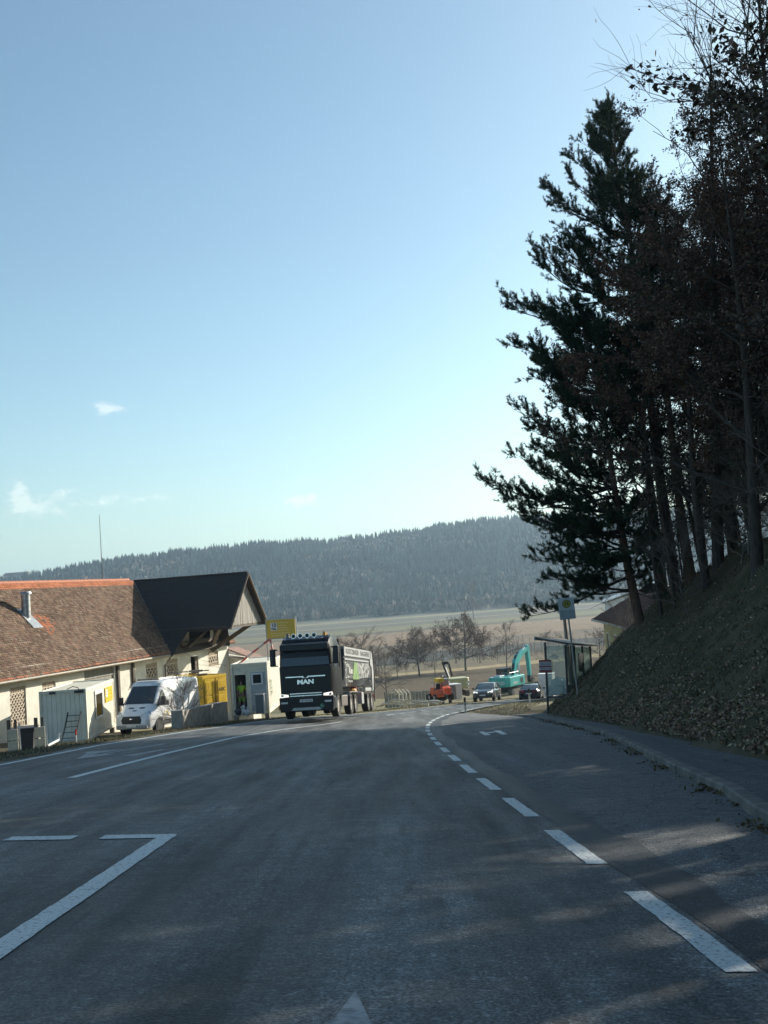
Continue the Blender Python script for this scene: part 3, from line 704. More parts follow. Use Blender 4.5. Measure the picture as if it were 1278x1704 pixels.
def hp(px, py, a): b, z = hit_a(px, py, a); return (a, b, z)
tb.beam(hp(300, 1072.5, 4.75), hp(357, 1063, 4.75), .26, .30, up=(1, 0, 0))
tb.beam(hp(313, 1077, 5.0), hp(347, 1045.5, 5.0), .2, .2, up=(1, 0, 0))
tb.beam(hp(354, 1071, 4.85), (AG-.9, -3.0, ZG-3.45), .26, .28)
tb.beam((4.6, 2.6, 3.6), (AG-.9, 3.0, ZG-3.45), .26, .28)
for b_ in (-3.15, 3.15): tb.beam((3.5, b_, ZG-3.6), (GX_+.05, b_, ZG-3.6), .2, .22)
tb.beam((GX_-.12, -3.3, ZG-3.6), (GX_-.12, 3.3, ZG-3.6), .18, .2)
tb.build('timber_brace', M_wood, barn)
# chimney pipe through the tiles
def hit_roof(px, py):
    d = FWD + RT*(px-PW/2)/F + UP*(PH/2-py)/F; c = np.array([0, 0, HC])
    best = None
    for t in np.linspace(40, 120, 8000):
        p = c+d*t/d[1]; a = float((p[:2]-OB)@NB); z = p[2]-ZB
        if z < ZR-KA*a and a < 5.05: return a, float((p[:2]-OB)@UB), float(z)
ca, cb_, cz = hit_roof(44, 1026)
ch = MB().tube([(ca, cb_, cz-.3), (ca, cb_, cz+1.25)], .26, 16).tube([(ca, cb_, cz+1.2), (ca, cb_, cz+1.27)], [.27, .27], 16).tube([(ca, cb_, cz+1.3), (ca, cb_, cz+1.42)], [.36, .30], 16)
chim = ch.build('flue_pipe', M_zinc, barn, smooth=True)
MB().add([(ca-.35, cb_-.4, cz+.35*KA+.10), (ca-.35, cb_+.4, cz+.35*KA+.10), (ca+.75, cb_+.45, cz-.75*KA+.12), (ca+.75, cb_-.45, cz-.75*KA+.12),
          (ca-.35, cb_-.4, cz+.35*KA+.07), (ca-.35, cb_+.4, cz+.35*KA+.07), (ca+.75, cb_+.45, cz-.75*KA+.09), (ca+.75, cb_-.45, cz-.75*KA+.09)],
         [(0, 1, 2, 3), (4, 5, 6, 7), (0, 1, 5, 4), (1, 2, 6, 5), (2, 3, 7, 6), (3, 0, 4, 7)]).build('flashing', M_zinc, chim)
lb = hit_a(170.5, 960, 0)[0]
MB().tube([(0, lb, ZR-.1), (0, lb, ZR+4.55)], [.03, .014], 6).build('lightning_rod', M_dsteel, barn)
# cable slung along the front
MB().tube([(A_W+.3, hit_a(296, 1084, A_W)[0], hit_a(296, 1084, A_W)[1]), (A_W+.3, hit_a(320, 1097, A_W)[0], hit_a(320, 1097, A_W)[1]), (A_W+.2, hit_a(372, 1108, A_W)[0], hit_a(372, 1108, A_W)[1])], .012, 4).build('cable', M_dsteel, barn)
# low annex at the far end of the barn
ax0 = B1+.02
an = empty('annex', 'low cream lean-to with pale red tiles at the far end of the barn', 'shed', (OB[0]+NB[0]*4.5+UB[0]*ax0, OB[1]+NB[1]*4.5+UB[1]*ax0, ZB), math.atan2(NB[1], NB[0]))
(h1b, h1z) = hit_a(381, 1079, 4.5); 
MB().prism([(-1.5, -3), (1.7, -3), (1.7, 2.55), (-1.5, h1z-.35)], .05, 1.6, 'y').build('wall', M_plaster, an)
r_ = MB(); zz0, zz1 = h1z+.0, 2.62; k = -.1; L_ = math.hypot(2.25, zz0-zz1)
for i in range(11):
    t0, t1 = i/11, (i+1)/11+.02
    r_.add([(-.1+2.25*t0, -.15, zz0+(zz1-zz0)*t0+.02), (-.1+2.25*t0, 1.8, zz0+(zz1-zz0)*t0+.02), (-.1+2.25*t1, 1.8, zz0+(zz1-zz0)*t1+.06), (-.1+2.25*t1, -.15, zz0+(zz1-zz0)*t1+.06),
            (-.1+2.25*t0, -.15, zz0+(zz1-zz0)*t0-.06), (-.1+2.25*t0, 1.8, zz0+(zz1-zz0)*t0-.06), (-.1+2.25*t1, 1.8, zz0+(zz1-zz0)*t1-.04), (-.1+2.25*t1, -.15, zz0+(zz1-zz0)*t1-.04)],
           [(0, 1, 2, 3), (4, 5, 6, 7), (0, 1, 5, 4), (1, 2, 6, 5), (2, 3, 7, 6), (3, 0, 4, 7)])
r_.build('roof', M_pinkt, an)
print('barn', B0, B1, wins, loft, door, gate, (ca, cb_, cz), h1z)

# ------------------------------------------------------------------ containers
def container(name, label, loc, rz, w, l, h, m, mf, group=None, ry=0, front_open=None, pitch=.22, side_solid=True):
    """local: x = -w..0 (front-right corner at origin), y = 0..l, z = 0..h"""
    t = empty(name, label, 'container', loc, rz, ry=ry, group=group)
    fr = MB(); p = .12
    for x in (-w, -p):
        for y in (0, l-p): fr.box(x, x+p, y, y+p, 0, h)
    for z in (0, h-.16):
        fr.box(-w+p, -p, .0, p, z, z+.16); fr.box(-w+p, -p, l-p, l, z, z+.16)
        fr.box(-w, -w+p, p, l-p, z, z+.16); fr.box(-p, 0, p, l-p, z, z+.16)
    fr.build('frame', mf, t, bevel=.012)
    sd = MB()
    def corr(p0, dx, dy, L, z0, z1, nx, ny, d=.03):
        """panel of shallow vertical ribs"""
        n = max(1, int(L/pitch)); q = L/n; prof = []
        for i in range(n):
            s0 = i*q; prof += [(s0, 0), (s0+q*.12, -d), (s0+q*.22, -d), (s0+q*.34, 0)]
        prof.append((L, 0)); vs = []
        for s_, o in prof: vs += [(p0[0]+dx*s_+nx*o, p0[1]+dy*s_+ny*o, z0), (p0[0]+dx*s_+nx*o, p0[1]+dy*s_+ny*o, z1)]
        sd.add(vs, [(2*i, 2*i+2, 2*i+3, 2*i+1) for i in range(len(prof)-1)])
    corr((-.03, p), 0, 1, l-2*p, .16, h-.16, 1, 0); corr((-w+.03, p), 0, 1, l-2*p, .16, h-.16, -1, 0)
    corr((-w+p, l-.03), 1, 0, w-2*p, .16, h-.16, 0, 1)
    if front_open is None: corr((-w+p, .03), 1, 0, w-2*p, .16, h-.16, 0, -1)
    sd.build('side_panels', m, t)
    MB().box(-w+p, -p, p, l-p, h-.10, h-.05).build('roof', mf, t)
    MB().box(-w+p, -p, p, l-p, .05, .12).build('floor', mf, t)
    return t
# cream office container
c0 = yat(147, 1234, 52); 
off = container('office_container', 'cream office container with window and yellow sign, beside the white van', c0, R(1.5), 2.25, 5.8, 2.52, M_cont, M_contf)
wn = MB(); y0_, y1_ = 1.75, 3.05
wn.box(.0, .035, y0_-.1, y1_+.1, .85, .95).box(.0, .035, y0_-.1, y1_+.1, 2.05, 2.25).box(.0, .035, y0_-.1, y0_, .95, 2.05).box(.0, .035, y1_, y1_+.1, .95, 2.05)
wf = wn.build('window', M_white, off); MB().box(-.05, .008, y0_, y1_, .95, 2.05).build('pane', M_glass, wf)
sg = MB().box(.005, .02, 3.75, 5.35, 1.45, 2.2).build('site_sign', M_yel, off)
MB().box(.0205, .023, 3.85, 4.25, 1.72, 2.1).build('emblem_panel', M_whitep, sg); text('sign_lettering', 'L', M_red, .34, frame_m((.026, 4.05, 1.91), (0, 1, 0), (0, 0, 1)), sg, ext=.002)
MB().box(.021, .025, 4.6, 5.2, 1.95, 2.0).box(.021, .025, 4.6, 5.1, 1.8, 1.85).box(.021, .025, 3.9, 5.2, 1.62, 1.66).build('sign_text_lines', mat('amber_line', (.72, .36, .03), rough=.5), sg)
MB().box(-1.75, -1.45, -.03, 0, 2.36, 2.46).build('connector_box', M_dsteel, off); MB().box(-.55, -.1, -.05, 0, 2.34, 2.46).build('connector_box', M_dsteel, off)
MB().tube([(-.9, .0, 2.54), (-.6, -.05, 2.66), (-.35, -.06, 2.6), (-.3, -.05, 2.45)], .02, 5).build('cable', M_dsteel, off)
for (x_, y_) in ((-2.1, .15), (-.15, .15), (-.15, 5.6), (-2.1, 5.6)): MB().box(x_-.12, x_+.12, y_-.12, y_+.12, -.3, .0).build('support_block', M_conc, off)
# aluminium ladder leaning on it
l0 = yat(113, 1238, 51.0); l1 = yat(124, 1185, 51.85); lx = np.array([.62, 0, 0])
ld = MB(); ld.beam(l0-lx/2, l1-lx/2, .035, .07); ld.beam(l0+lx/2, l1+lx/2, .035, .07)
for i in range(1, 6): c_ = l0+(l1-l0)*(i/5.6); ld.tube([c_-lx/2, c_+lx/2], .018, 6)
tag(ld.build('ladder', M_dsteel), 'dark metal ladder leaning against the grey front of the office container', 'ladder')
st = yat(127, 1236, 50.5); 
sk = empty('warning_stake', 'short red and white stake right of the ladder', 'stake', st)
MB().tube([(0, 0, -.1), (0, 0, .35)], .035, 8).build('white_section', M_whitep, sk); MB().tube([(0, 0, .35), (0, 0, .62)], .037, 8).build('red_section', M_red, sk)
# site cabin with open doorway
s0 = yat(449, 1187, 60); HSC = 2.82
site = container('site_cabin', 'cream site cabin with open doorway where the worker stands', s0, R(-2), 2.05, 5.6, HSC, M_cont, M_contf, front_open=1)
w = 2.05
MB().box(-w+.12, -.12, .06, .09, 2.2, HSC-.16).box(-w+.12, -w+.2, .06, .09, .16, 2.2).box(-w+.82, -w+1.08, .06, .09, .16, 2.2).build('front_wall', M_contf, site)
dd_ = MB().box(-w+1.08, -.12, .02, .09, .14, 2.3).build('door', mat('grey_door', (.42, .46, .48), rough=.5), site)
wfm = MB(); X0, X1 = -w+1.14, -.28
wfm.box(X0, X1, -.02, .02, 1.62, 1.70).box(X0, X1, -.02, .02, 2.17, 2.25).box(X0, X0+.09, -.02, .02, 1.70, 2.17).box(X1-.09, X1, -.02, .02, 1.70, 2.17)
wf2 = wfm.build('door_window', M_white, dd_); MB().box(X0+.09, X1-.09, -.0, .015, 1.70, 2.17).build('pane', M_glass, wf2)
MB().box(-w+.2, -w+.82, 1.6, 1.64, .16, 2.2).build('inner_wall', mat('dim_inner_wall', (.16, .16, .18), rough=.8), site)
text('side_lettering', 'SITE\nBOX', mat('grey_lettering', (.30, .31, .22), rough=.6), .45, frame_m((.012, 1.0, 1.35), (0, 0, -1), (0, 1, 0)), site, ext=.003)
MB().box(-w+.2, -w+.9, .012, .035, HSC-.12, HSC-.06).build('vent', M_dsteel, site)
for (x_, y_) in ((-w+.15, .15), (-.15, .15), (-.15, 5.4), (-w+.15, 5.4)): MB().box(x_-.12, x_+.12, y_-.12, y_+.12, -.45, .0).build('support_block', M_conc, site)
# bin in front of the cabin door
bl = yat(439, 1187.5, 59.2)
tb_ = empty('waste_bin', 'grey steel waste bin standing before the cabin door', 'bin', bl, R(-2))
MB().prism([(-.42, 0), (.02, 0), (.02, 1.0), (-.42, 1.0)], 0, .42, 'y').build('body', mat('grey_bin', (.20, .21, .22), rough=.5), tb_, bevel=.02)
MB().box(-.46, .05, -.04, .46, 1.0, 1.06).build('lid', M_steel, tb_, bevel=.015); MB().box(.02, .08, -.02, .06, 0, 1.0).build('post', M_whitep, tb_)
# yellow tool container
y0c = yat(379, 1172, 65.5); zf_ = -5.5; zt_ = yat(378, 1120.5, 65.5)[2]
yc = container('tool_container', 'yellow ribbed tool container behind the white van', (y0c[0], y0c[1], zf_), R(53), 1.95, 3.2, zt_-zf_, M_yel, M_yel, pitch=.26)
# its door end is the lit face (local front, y = 0); leaves stand slightly ajar
Hh = zt_-zf_
for k, (x0, x1, a_) in enumerate(((-1.83, -1.02, 12), (-.93, -.12, -3))):
    lf = MB().box(x0, x1, -.06, -.02, .2, Hh-.18).box(x0+.08, x1-.08, -.075, -.06, .4, Hh*.48).box(x0+.08, x1-.08, -.075, -.06, Hh*.53, Hh-.35)
    q = lf.build('door', M_yel, yc, bevel=.008); MB().tube([(x1-.1 if k == 0 else x0+.1, -.1, .3), (x1-.1 if k == 0 else x0+.1, -.1, Hh-.3)], .018, 6).build('lock_bar', M_dsteel, q)
text('door_lettering', 'ABC', M_ink, .32, frame_m((-.45, -.082, Hh*.62), (1, 0, 0), (0, 0, 1)), yc, ext=.002)
# timber scraps piled on its roof
for i in range(9):
    a_ = random.uniform(-.5, .5); cx, cy = random.uniform(-1.6, -.3), random.uniform(.5, 2.6); zq = zt_+.05+.07*(i//2)
    cw, sw = math.cos(R(53)), math.sin(R(53)); wx, wy = y0c[0]+cx*cw-cy*sw, y0c[1]+cx*sw+cy*cw; L_ = random.uniform(.6, 1.1)
    d_ = np.array([math.cos(.2+a_), math.sin(.2+a_), random.uniform(-.03, .03)])
    tag(MB().beam(np.array([wx, wy, zq])-d_*L_/2, np.array([wx, wy, zq])+d_*L_/2, .10, .06).build('timber_scrap', M_wood if i % 2 else mat('grey_timber', (.3, .28, .25), rough=.8)), 'dark rough timber scrap in the heap on the yellow container', 'timber', 'timber scraps on the yellow container')
# concrete roadside blocks
pA = yat(305, 1216, 45); pB = yat(380, 1197, 52)
def block(p, q, h, w, name, label, group):
    d = q-p; L_ = np.linalg.norm(d[:2]); o = empty(name, label, 'concrete block', p, math.atan2(-d[0], d[1]), math.atan2(d[2], L_)*0, group)
    o.rotation_euler = (math.atan2(d[2], L_), 0, math.atan2(-d[0], d[1]))
    MB().box(-w, 0, 0, L_, -.3, h).build('body', M_conc, o, bevel=.02)
    MB().tube([(-w/2, L_*.3, h-.02), (-w/2, L_*.3, h+.06), (-w/2, L_*.38, h+.06), (-w/2, L_*.38, h-.02)], .015, 5).build('lifting_loop', M_dsteel, o)
    return o
mid = pA+(pB-pA)*.56
block(pA, mid-(pB-pA)*.006, .84, .5, 'concrete_block', 'near concrete wall block beside the bare shrub and the road', 'concrete blocks at the yard edge')
block(mid, pB, .84, .5, 'concrete_block', 'far concrete wall block before the cabin doorway', 'concrete blocks at the yard edge')
# dark tubs and pale timber trestles at the left edge
for (px, py, Y, lab) in ((24, 1252, 41, 'leftmost pale timber stand beside the dark tub at the photo edge'), (69, 1247, 42, 'pale timber stand at the near left corner of the office container')):
    p = yat(px, py, Y); o = empty('timber_stand', lab, 'stand', p, R(14), group='pale timber stands by the barn')
    MB().box(-.22, .16, -.04, .04, -.2, .42).box(-.22, .16, -.045, .045, .45, .86).build('panel', M_pipew, o, bevel=.01)
    MB().beam((.23, .02, -.2), (.17, .45, 1.02), .05, .12).build('side_board', M_whitep, o)
    MB().box(-.24, -.10, .05, .12, .2, 1.22).box(.02, .12, .05, .12, .2, 1.22).build('back_post', M_wood, o)
p = yat(42, 1246, 43.5)
o = empty('dark_tub', 'dark grey plastic tub between the two pale timber stands', 'tub', p, R(8))
MB().loft([[(-.42*s_, -.4*s_, z_), (.42*s_, -.4*s_, z_), (.42*s_, .4*s_, z_), (-.42*s_, .4*s_, z_)] for s_, z_ in ((.85, -.1), (1.05, .72), (1.12, .74), (1.12, .80))]).build('tub_body', mat('dark_plastic', (.045, .045, .05), rough=.6), o, bevel=.02)
MB().box(-.5, .5, -.48, .48, .81, .87).build('lid', mat('dark_lid', (.06, .06, .065), rough=.6), o, bevel=.02)
# white drain pipe on the ground
a_ = yat(78, 1244, 42.5); b_ = yat(97, 1236, 43.5); c_ = yat(150, 1236, 44)
tag(MB().tube([a_+[0, 0, .05], b_+[0, 0, .1], b_+[.02, .1, .35]], .05, 8).build('drain_pipe', M_whitep), 'white drain pipe lying before the office container, one end bent up', 'pipe')
# billboard
ba, bb_ = yat(444, 1063, 61.5), yat(494, 1059, 61.0)
tall = 1.02*61/1790*30
bl_ = empty('billboard', 'yellow billboard on white posts above the site cabin', 'billboard', (ba[0], ba[1], s0[2]+HSC-.1), math.atan2(bb_[1]-ba[1], bb_[0]-ba[0]))
zb0_ = ba[2]-(s0[2]+HSC-.1); Wb = math.hypot(bb_[0]-ba[0], bb_[1]-ba[1])
pn = MB().box(.03, Wb-.06, -.02, .02, zb0_, zb0_+tall).build('panel', M_yelsign, bl_)
MB().box(-.02, Wb, -.035, .035, zb0_+tall, zb0_+tall+.05).build('frame_rail', M_steel, bl_); MB().box(-.02, Wb, -.035, .035, zb0_-.05, zb0_).build('frame_rail', M_steel, bl_)
MB().tube([(0, 0, -.02), (0, 0, zb0_+tall+.05)], .035, 8).build('post', M_steel, bl_); MB().tube([(Wb, 0, -2.6), (Wb, 0, zb0_+tall+.12)], .04, 8).build('post', M_whitep, bl_)
MB().box(.28, .68, -.03, -.022, zb0_+tall*.42, zb0_+tall*.84).build('logo_panel', M_whitep, pn)
text('logo_lettering', '10', M_ink, .30, frame_m((.48, -.032, zb0_+tall*.70), (1, 0, 0), (0, 0, 1)), pn, ext=.003, bold=.01)
text('logo_lettering', 'BAU', M_ink, .15, frame_m((.48, -.032, zb0_+tall*.50), (1, 0, 0), (0, 0, 1)), pn, ext=.003, bold=.01)
M_pale_line = mat('pale_yellow_line', (.75, .60, .25), rough=.5)
lm = MB()
for (z_, x0, x1) in ((.80, .75, 1.35), (.66, .75, 1.2), (.52, .75, 1.3), (.40, .75, 1.35), (.24, .3, 1.4), (.12, .3, 1.2)): lm.box(x0, min(x1, Wb-.2), -.026, -.0205, zb0_+tall*z_, zb0_+tall*z_+.045)
lm.build('text_lines', M_pale_line, pn)
# red and white A-frame tubes beside the billboard
t0 = yat(448, 1064, 61.0); e1 = yat(392, 1109, 60.4); e2 = yat(457, 1098, 60.6)
def striped(p, q, name, label):
    o = empty(name, label, 'pole', p, group='red and white poles on the cabin roof'); L_ = np.linalg.norm(q-p); n = 6
    m1, m2 = mat('faded_red', (.72, .16, .10), rough=.5), mat('pinkish_white', (.75, .58, .50), rough=.5)
    for i in range(n):
        MB().tube([(q-p)*i/n, (q-p)*(i+1)/n], .06, 8).build('red_band' if i % 2 == 0 else 'white_band', m1 if i % 2 == 0 else m2, o)
    return o
striped(t0, e1, 'striped_pole', 'long red and white pole sloping down left from the billboard foot'); striped(t0+[0.05, 0, 0], e2, 'striped_pole', 'short red and white pole sloping down right towards the truck mirror')
# rubble sacks at the doorway
for i, (px, py) in enumerate(((397, 1189), (404, 1190), (411, 1191), (407, 1187), (400, 1191.5))):
    p = yat(px, py, 58.6+.1*i); m = MB(); m.sphere((0, 0, .16), .2, 10, (1, .8, 1.0)); m.sphere((.07, .02, .42), .07, 8, (1, 1, 1.8))
    o = m.build('rubble_sack', M_whitep if i % 3 else mat('dark_sack', (.06, .06, .07), rough=.7), smooth=True); o.location = p
    for v in o.data.vertices: v.co += Vector((random.uniform(-.04, .04), random.uniform(-.04, .04), random.uniform(-.03, .03)))
    tag(o, 'small lumpy refuse sack in the heap before the open cabin doorway', 'sack', 'refuse sacks at the cabin doorway')
# ------------------------------------------------------------------ vehicles
M_tyre = mat('tyre_rubber', (.022, .022, .022), (.05, .045, .04), rough=.85, scale=6)
M_rim = mat('dusty_rim', (.45, .43, .40), (.28, .26, .24), rough=.5, metal=.4, scale=8)
M_wgloss = mat('white_car_paint', (.80, .81, .82), (.74, .75, .76), rough=.22, coat=.6)
M_bgloss = mat('black_car_paint', (.008, .009, .012), (.012, .013, .016), rough=.32, coat=.05, spec=.25)
M_chrome = mat('chrome', (.75, .76, .78), (.6, .6, .62), rough=.18, metal=1)
M_lens = mat('headlight_glass', (.72, .75, .78), (.45, .47, .5), rough=.1, spec=.9, scale=20)
M_lit = mat('lit_headlight', (.9, .9, .85), rough=.1, emit=(1, .97, .88, .6))
M_tail = mat('tail_light_red', (.55, .02, .02), rough=.2)
M_trim = mat('black_plastic_trim', (.018, .018, .019), rough=.55)
M_plate = mat('number_plate', (.70, .70, .68), rough=.5)
M_gmesh = mat('cab_glass', (.025, .035, .042), (.035, .045, .052), rough=.05, spec=.9)
def ring(y, zb, zk, zt, wm, wt):
    r = min(.10, (zt-zk)*.4+.02)
    half = [(wm*.90, zb), (wm, zb+.18), (wm, zk), (wt+(wm-wt)*.12, zt-r*1.1), (wt-r*.5, zt-r*.15), (wt*.55, zt+.012)]
    return [(x, y, z) for x, z in half]+[(-x, y, z) for x, z in half[::-1]]
def wheel(par, x, y, r, w, name='wheel', rim=None, rr=.62, n=20):
    s = 1 if x > 0 else -1
    m = MB(); rings = []
    for (rad, dx) in ((r*rr, w*.32), (r*.86, w*.5), (r*.97, w*.42), (r, w*.2), (r, -w*.2), (r*.97, -w*.42), (r*.86, -w*.5), (r*rr, -w*.32)):
        rings.append([(x+s*dx, y+rad*math.cos(2*PI*j/n), r+rad*math.sin(2*PI*j/n)) for j in range(n)])
    m.loft(rings, cap=True)
    o = m.build(name, M_tyre, par, smooth=True)
    q = MB()
    prof = ((r*rr*1.02, w*.335), (r*rr*.92, w*.30), (r*rr*.72, w*.20), (r*.24, w*.22), (r*.22, w*.34), (r*.12, w*.38))
    q.loft([[(x+s*dx, y+rad*math.cos(2*PI*j/n), r+rad*math.sin(2*PI*j/n)) for j in range(n)] for rad, dx in prof])
    q.build('rim', rim or M_rim, o, smooth=True)
    a = MB()
    for j in range(8):
        t = 2*PI*j/8; a.sphere((x+s*w*.225, y+r*rr*.48*math.cos(t), r+r*rr*.48*math.sin(t)), r*.07, 6)
    a.build('rim_hole', M_trim, o); return o
def slab(mb, pts, nrm, t=.012):
    nrm = np.array(nrm, float); nrm /= np.linalg.norm(nrm); n = len(pts)
    v = [np.array(p, float)+nrm*t for p in pts]+[np.array(p, float)-nrm*.02 for p in pts]
    mb.add(v, [list(range(n)), list(range(n, 2*n))[::-1]]+[(i, (i+1) % n, n+(i+1) % n, n+i) for i in range(n)]); return mb
SLOPE = math.atan(G)
# --- white panel van (local +y forward, origin on the ground under its middle)
vf_ = yat(229, 1226, 53.6); hd = math.atan2(.30, 1)      # body axis leans right going away
rzv = PI-hd
fw = np.array([-math.sin(rzv), math.cos(rzv)])
vc = vf_[:2]-fw*2.75+np.array([-.28, 0])
van = empty('panel_van', 'white high-roof panel van parked nose out beside the office container', 'van', (vc[0], vc[1], vf_[2]-.02), rzv, SLOPE*.35)
st_ = [(-2.75, .35, 1.25, 2.42, .96, .86), (-2.70, .32, 1.25, 2.50, 1.0, .88), (-1.2, .30, 1.25, 2.56, 1.02, .88), (.6, .30, 1.25, 2.56, 1.02, .88), (1.05, .30, 1.22, 2.49, 1.02, .84), (1.22, .30, 1.22, 2.36, 1.015, .80),
       (2.0, .30, 1.10, 1.42, 1.0, .88), (2.12, .30, 1.05, 1.30, .98, .86), (2.45, .28, .98, 1.13, .96, .82), (2.66, .28, .86, .98, .90, .74), (2.75, .32, .72, .80, .78, .60)]
MB().loft([ring(*s) for s in st_]).build('body', M_wgloss, van, smooth=True, bevel=0)
g = MB(); slab(g, [(-.80, 1.96, 1.46), (.80, 1.96, 1.46), (.70, 1.27, 2.30), (-.70, 1.27, 2.30)], (0, .78, .64), .02); g.build('windscreen', M_gmesh, van)
for s in (-1, 1):
    g = MB(); pts = [(s*.985, 1.88, 1.35), (s*1.01, .75, 1.30), (s*.885, .80, 2.08), (s*.88, 1.22, 2.08)]
    slab(g, pts if s > 0 else pts[::-1], (s, 0, .15), .018); g.build('side_window', M_gmesh, van)
    m = MB(); m.box(min(s*1.02, s*1.30), max(s*1.02, s*1.30), 1.58, 1.70, 1.42, 1.50).box(min(s*1.10, s*1.32), max(s*1.10, s*1.32), 1.55, 1.72, 1.40, 1.80); m.build('mirror', M_trim, van, bevel=.03)
    h = MB(); pts = [(s*.50, 2.69, .99), (s*.88, 2.36, 1.17), (s*.94, 2.44, .98), (s*.88, 2.62, .80), (s*.56, 2.71, .82)]
    slab(h, pts if s < 0 else pts[::-1], (s*.35, .85, .35), .02); h.build('headlight', M_lens, van)
    sl = MB(); sl.box(min(s*1.0, s*1.035), max(s*1.0, s*1.035), -2.3, 1.6, .42, .62); sl.build('side_trim', M_trim, van, bevel=.01)
    for yy_ in (1.72, -1.62):
        a = MB(); a.tube([(s*.80, yy_, .36), (s*1.022, yy_, .36)], .43, 18); a.build('wheel_arch', M_trim, van)
        wheel(van, s*.93, yy_, .35, .22)
gr = MB(); gr.prism([(-.50, .56), (.50, .56), (.56, .74), (.46, .93), (-.46, .93), (-.56, .74)], 2.70, 2.775, 'y')
go = gr.build('grille', M_trim, van, bevel=.01)
b_ = MB()
for z_ in (.64, .73, .82): b_.box(-.48, .48, 2.775, 2.79, z_, z_+.035)
b_.build('grille_bar', M_dsteel, go)
bd_ = MB(); bd_.sphere((0, 2.79, .78), .10, 12, (1, .2, .5)); bd_.build('oval_badge', M_chrome, go, smooth=True)
MB().box(-.86, .86, 2.55, 2.78, .30, .50).build('bumper', mat('grey_bumper', (.30, .31, .32), rough=.5), van, bevel=.04)
MB().box(-.26, .26, 2.78, 2.80, .40, .50).build('number_plate', M_plate, van)
for s in (-1, 1):
    q_ = MB(); slab(q_, [(s*.30-.14, 2.22, 1.262), (s*.30+.14, 2.22, 1.262), (s*.30+.14, 2.14, 1.30), (s*.30-.14, 2.14, 1.30)], (0, .4, .9), .02); q_.build('bonnet_vent', M_trim, van)
q_ = MB(); slab(q_, [(-.10, 2.43, 1.155), (.10, 2.43, 1.155), (.10, 2.36, 1.185), (-.10, 2.36, 1.185)], (0, .4, .9), .012); q_.build('bonnet_mark', M_ink, van)
MB().box(-.62, .62, .78, 1.0, 2.575, 2.66).build('beacon_bar', mat('amber_grey_lightbar', (.28, .22, .16), rough=.4), van, bevel=.03)
rb_ = MB()
for x_ in (-.45, -.15, .15, .45): rb_.box(x_-.03, x_+.03, -2.5, .6, 2.565, 2.585)
rb_.build('roof_rib', M_wgloss, van, bevel=.008)
dl = MB()   # logo at the front door and yellow graphic near the wheel
for s in (-1, 1):
    for (y_, z_, r_) in ((1.05, .95, .16), (.75, .85, .12), (1.3, .78, .12)): dl.box(s*1.018-.004, s*1.018+.004, y_-r_, y_+r_, z_-r_*.6, z_+r_*.6)
dl.build('door_graphic', mat('yellow_graphic', (.65, .55, .12), (.9, .9, .85), rough=.5, scale=9, lo=.48, hi=.52), van)

# --- black tipper tractor with half-pipe trailer
tf = yat(511.5, 1196.5, 49.2); hd = math.atan(.125); rzt = PI-hd; fw = np.array([-math.sin(rzt), math.cos(rzt)])
truck = empty('tipper_truck', 'black tipper truck with half-pipe trailer coming uphill on the oncoming lane', 'truck', (tf[0], tf[1], tf[2]+.0), rzt, SLOPE*.98)
# local: y = 0 at the front bumper, negative behind
M_tub = mat('dark_grey_tub', (.055, .058, .062), (.085, .088, .092), rough=.4, scale=1.5)
M_tubside = mat('pale_band', (.50, .51, .51), (.36, .37, .37), rough=.4)
def cabring(y, z0, z1, w, wt): 
    h = [(w*.97, z0), (w, z0+.15), (w, 2.2), (w-.02, z1-.45), (wt, z1-.06), (wt-.12, z1)]
    return [(x, y, z) for x, z in h]+[(-x, y, z) for x, z in h[::-1]]
cab = MB().loft([cabring(-.04, .95, 3.22, 1.10, .98), cabring(-.10, .92, 3.3, 1.19, 1.08), cabring(-.30, .9, 3.62, 1.24, 1.10), cabring(-.75, .9, 3.78, 1.25, 1.12), cabring(-2.1, .9, 3.74, 1.25, 1.12), cabring(-2.2, .95, 3.65, 1.22, 1.08)])
cab.build('cab', M_bgloss, truck, smooth=True)
fp = MB(); fp.prism([(-1.16, .95), (1.16, .95), (1.20, 2.38), (-1.20, 2.38)], -.08, .03, 'y'); fp.build('front_panel', M_bgloss, truck, bevel=.03)
g = MB(); slab(g, [(-1.12, .0, 2.40), (1.12, .0, 2.40), (1.07, -.12, 3.16), (-1.07, -.12, 3.16)], (0, 1, .16), .02); g.build('windscreen', M_gmesh, truck)
MB().prism([(-.02, 3.14), (.16, 3.08), (.15, 3.36), (-.1, 3.45)], -1.12, 1.12, 'x').build('sun_visor', M_bgloss, truck, bevel=.02)
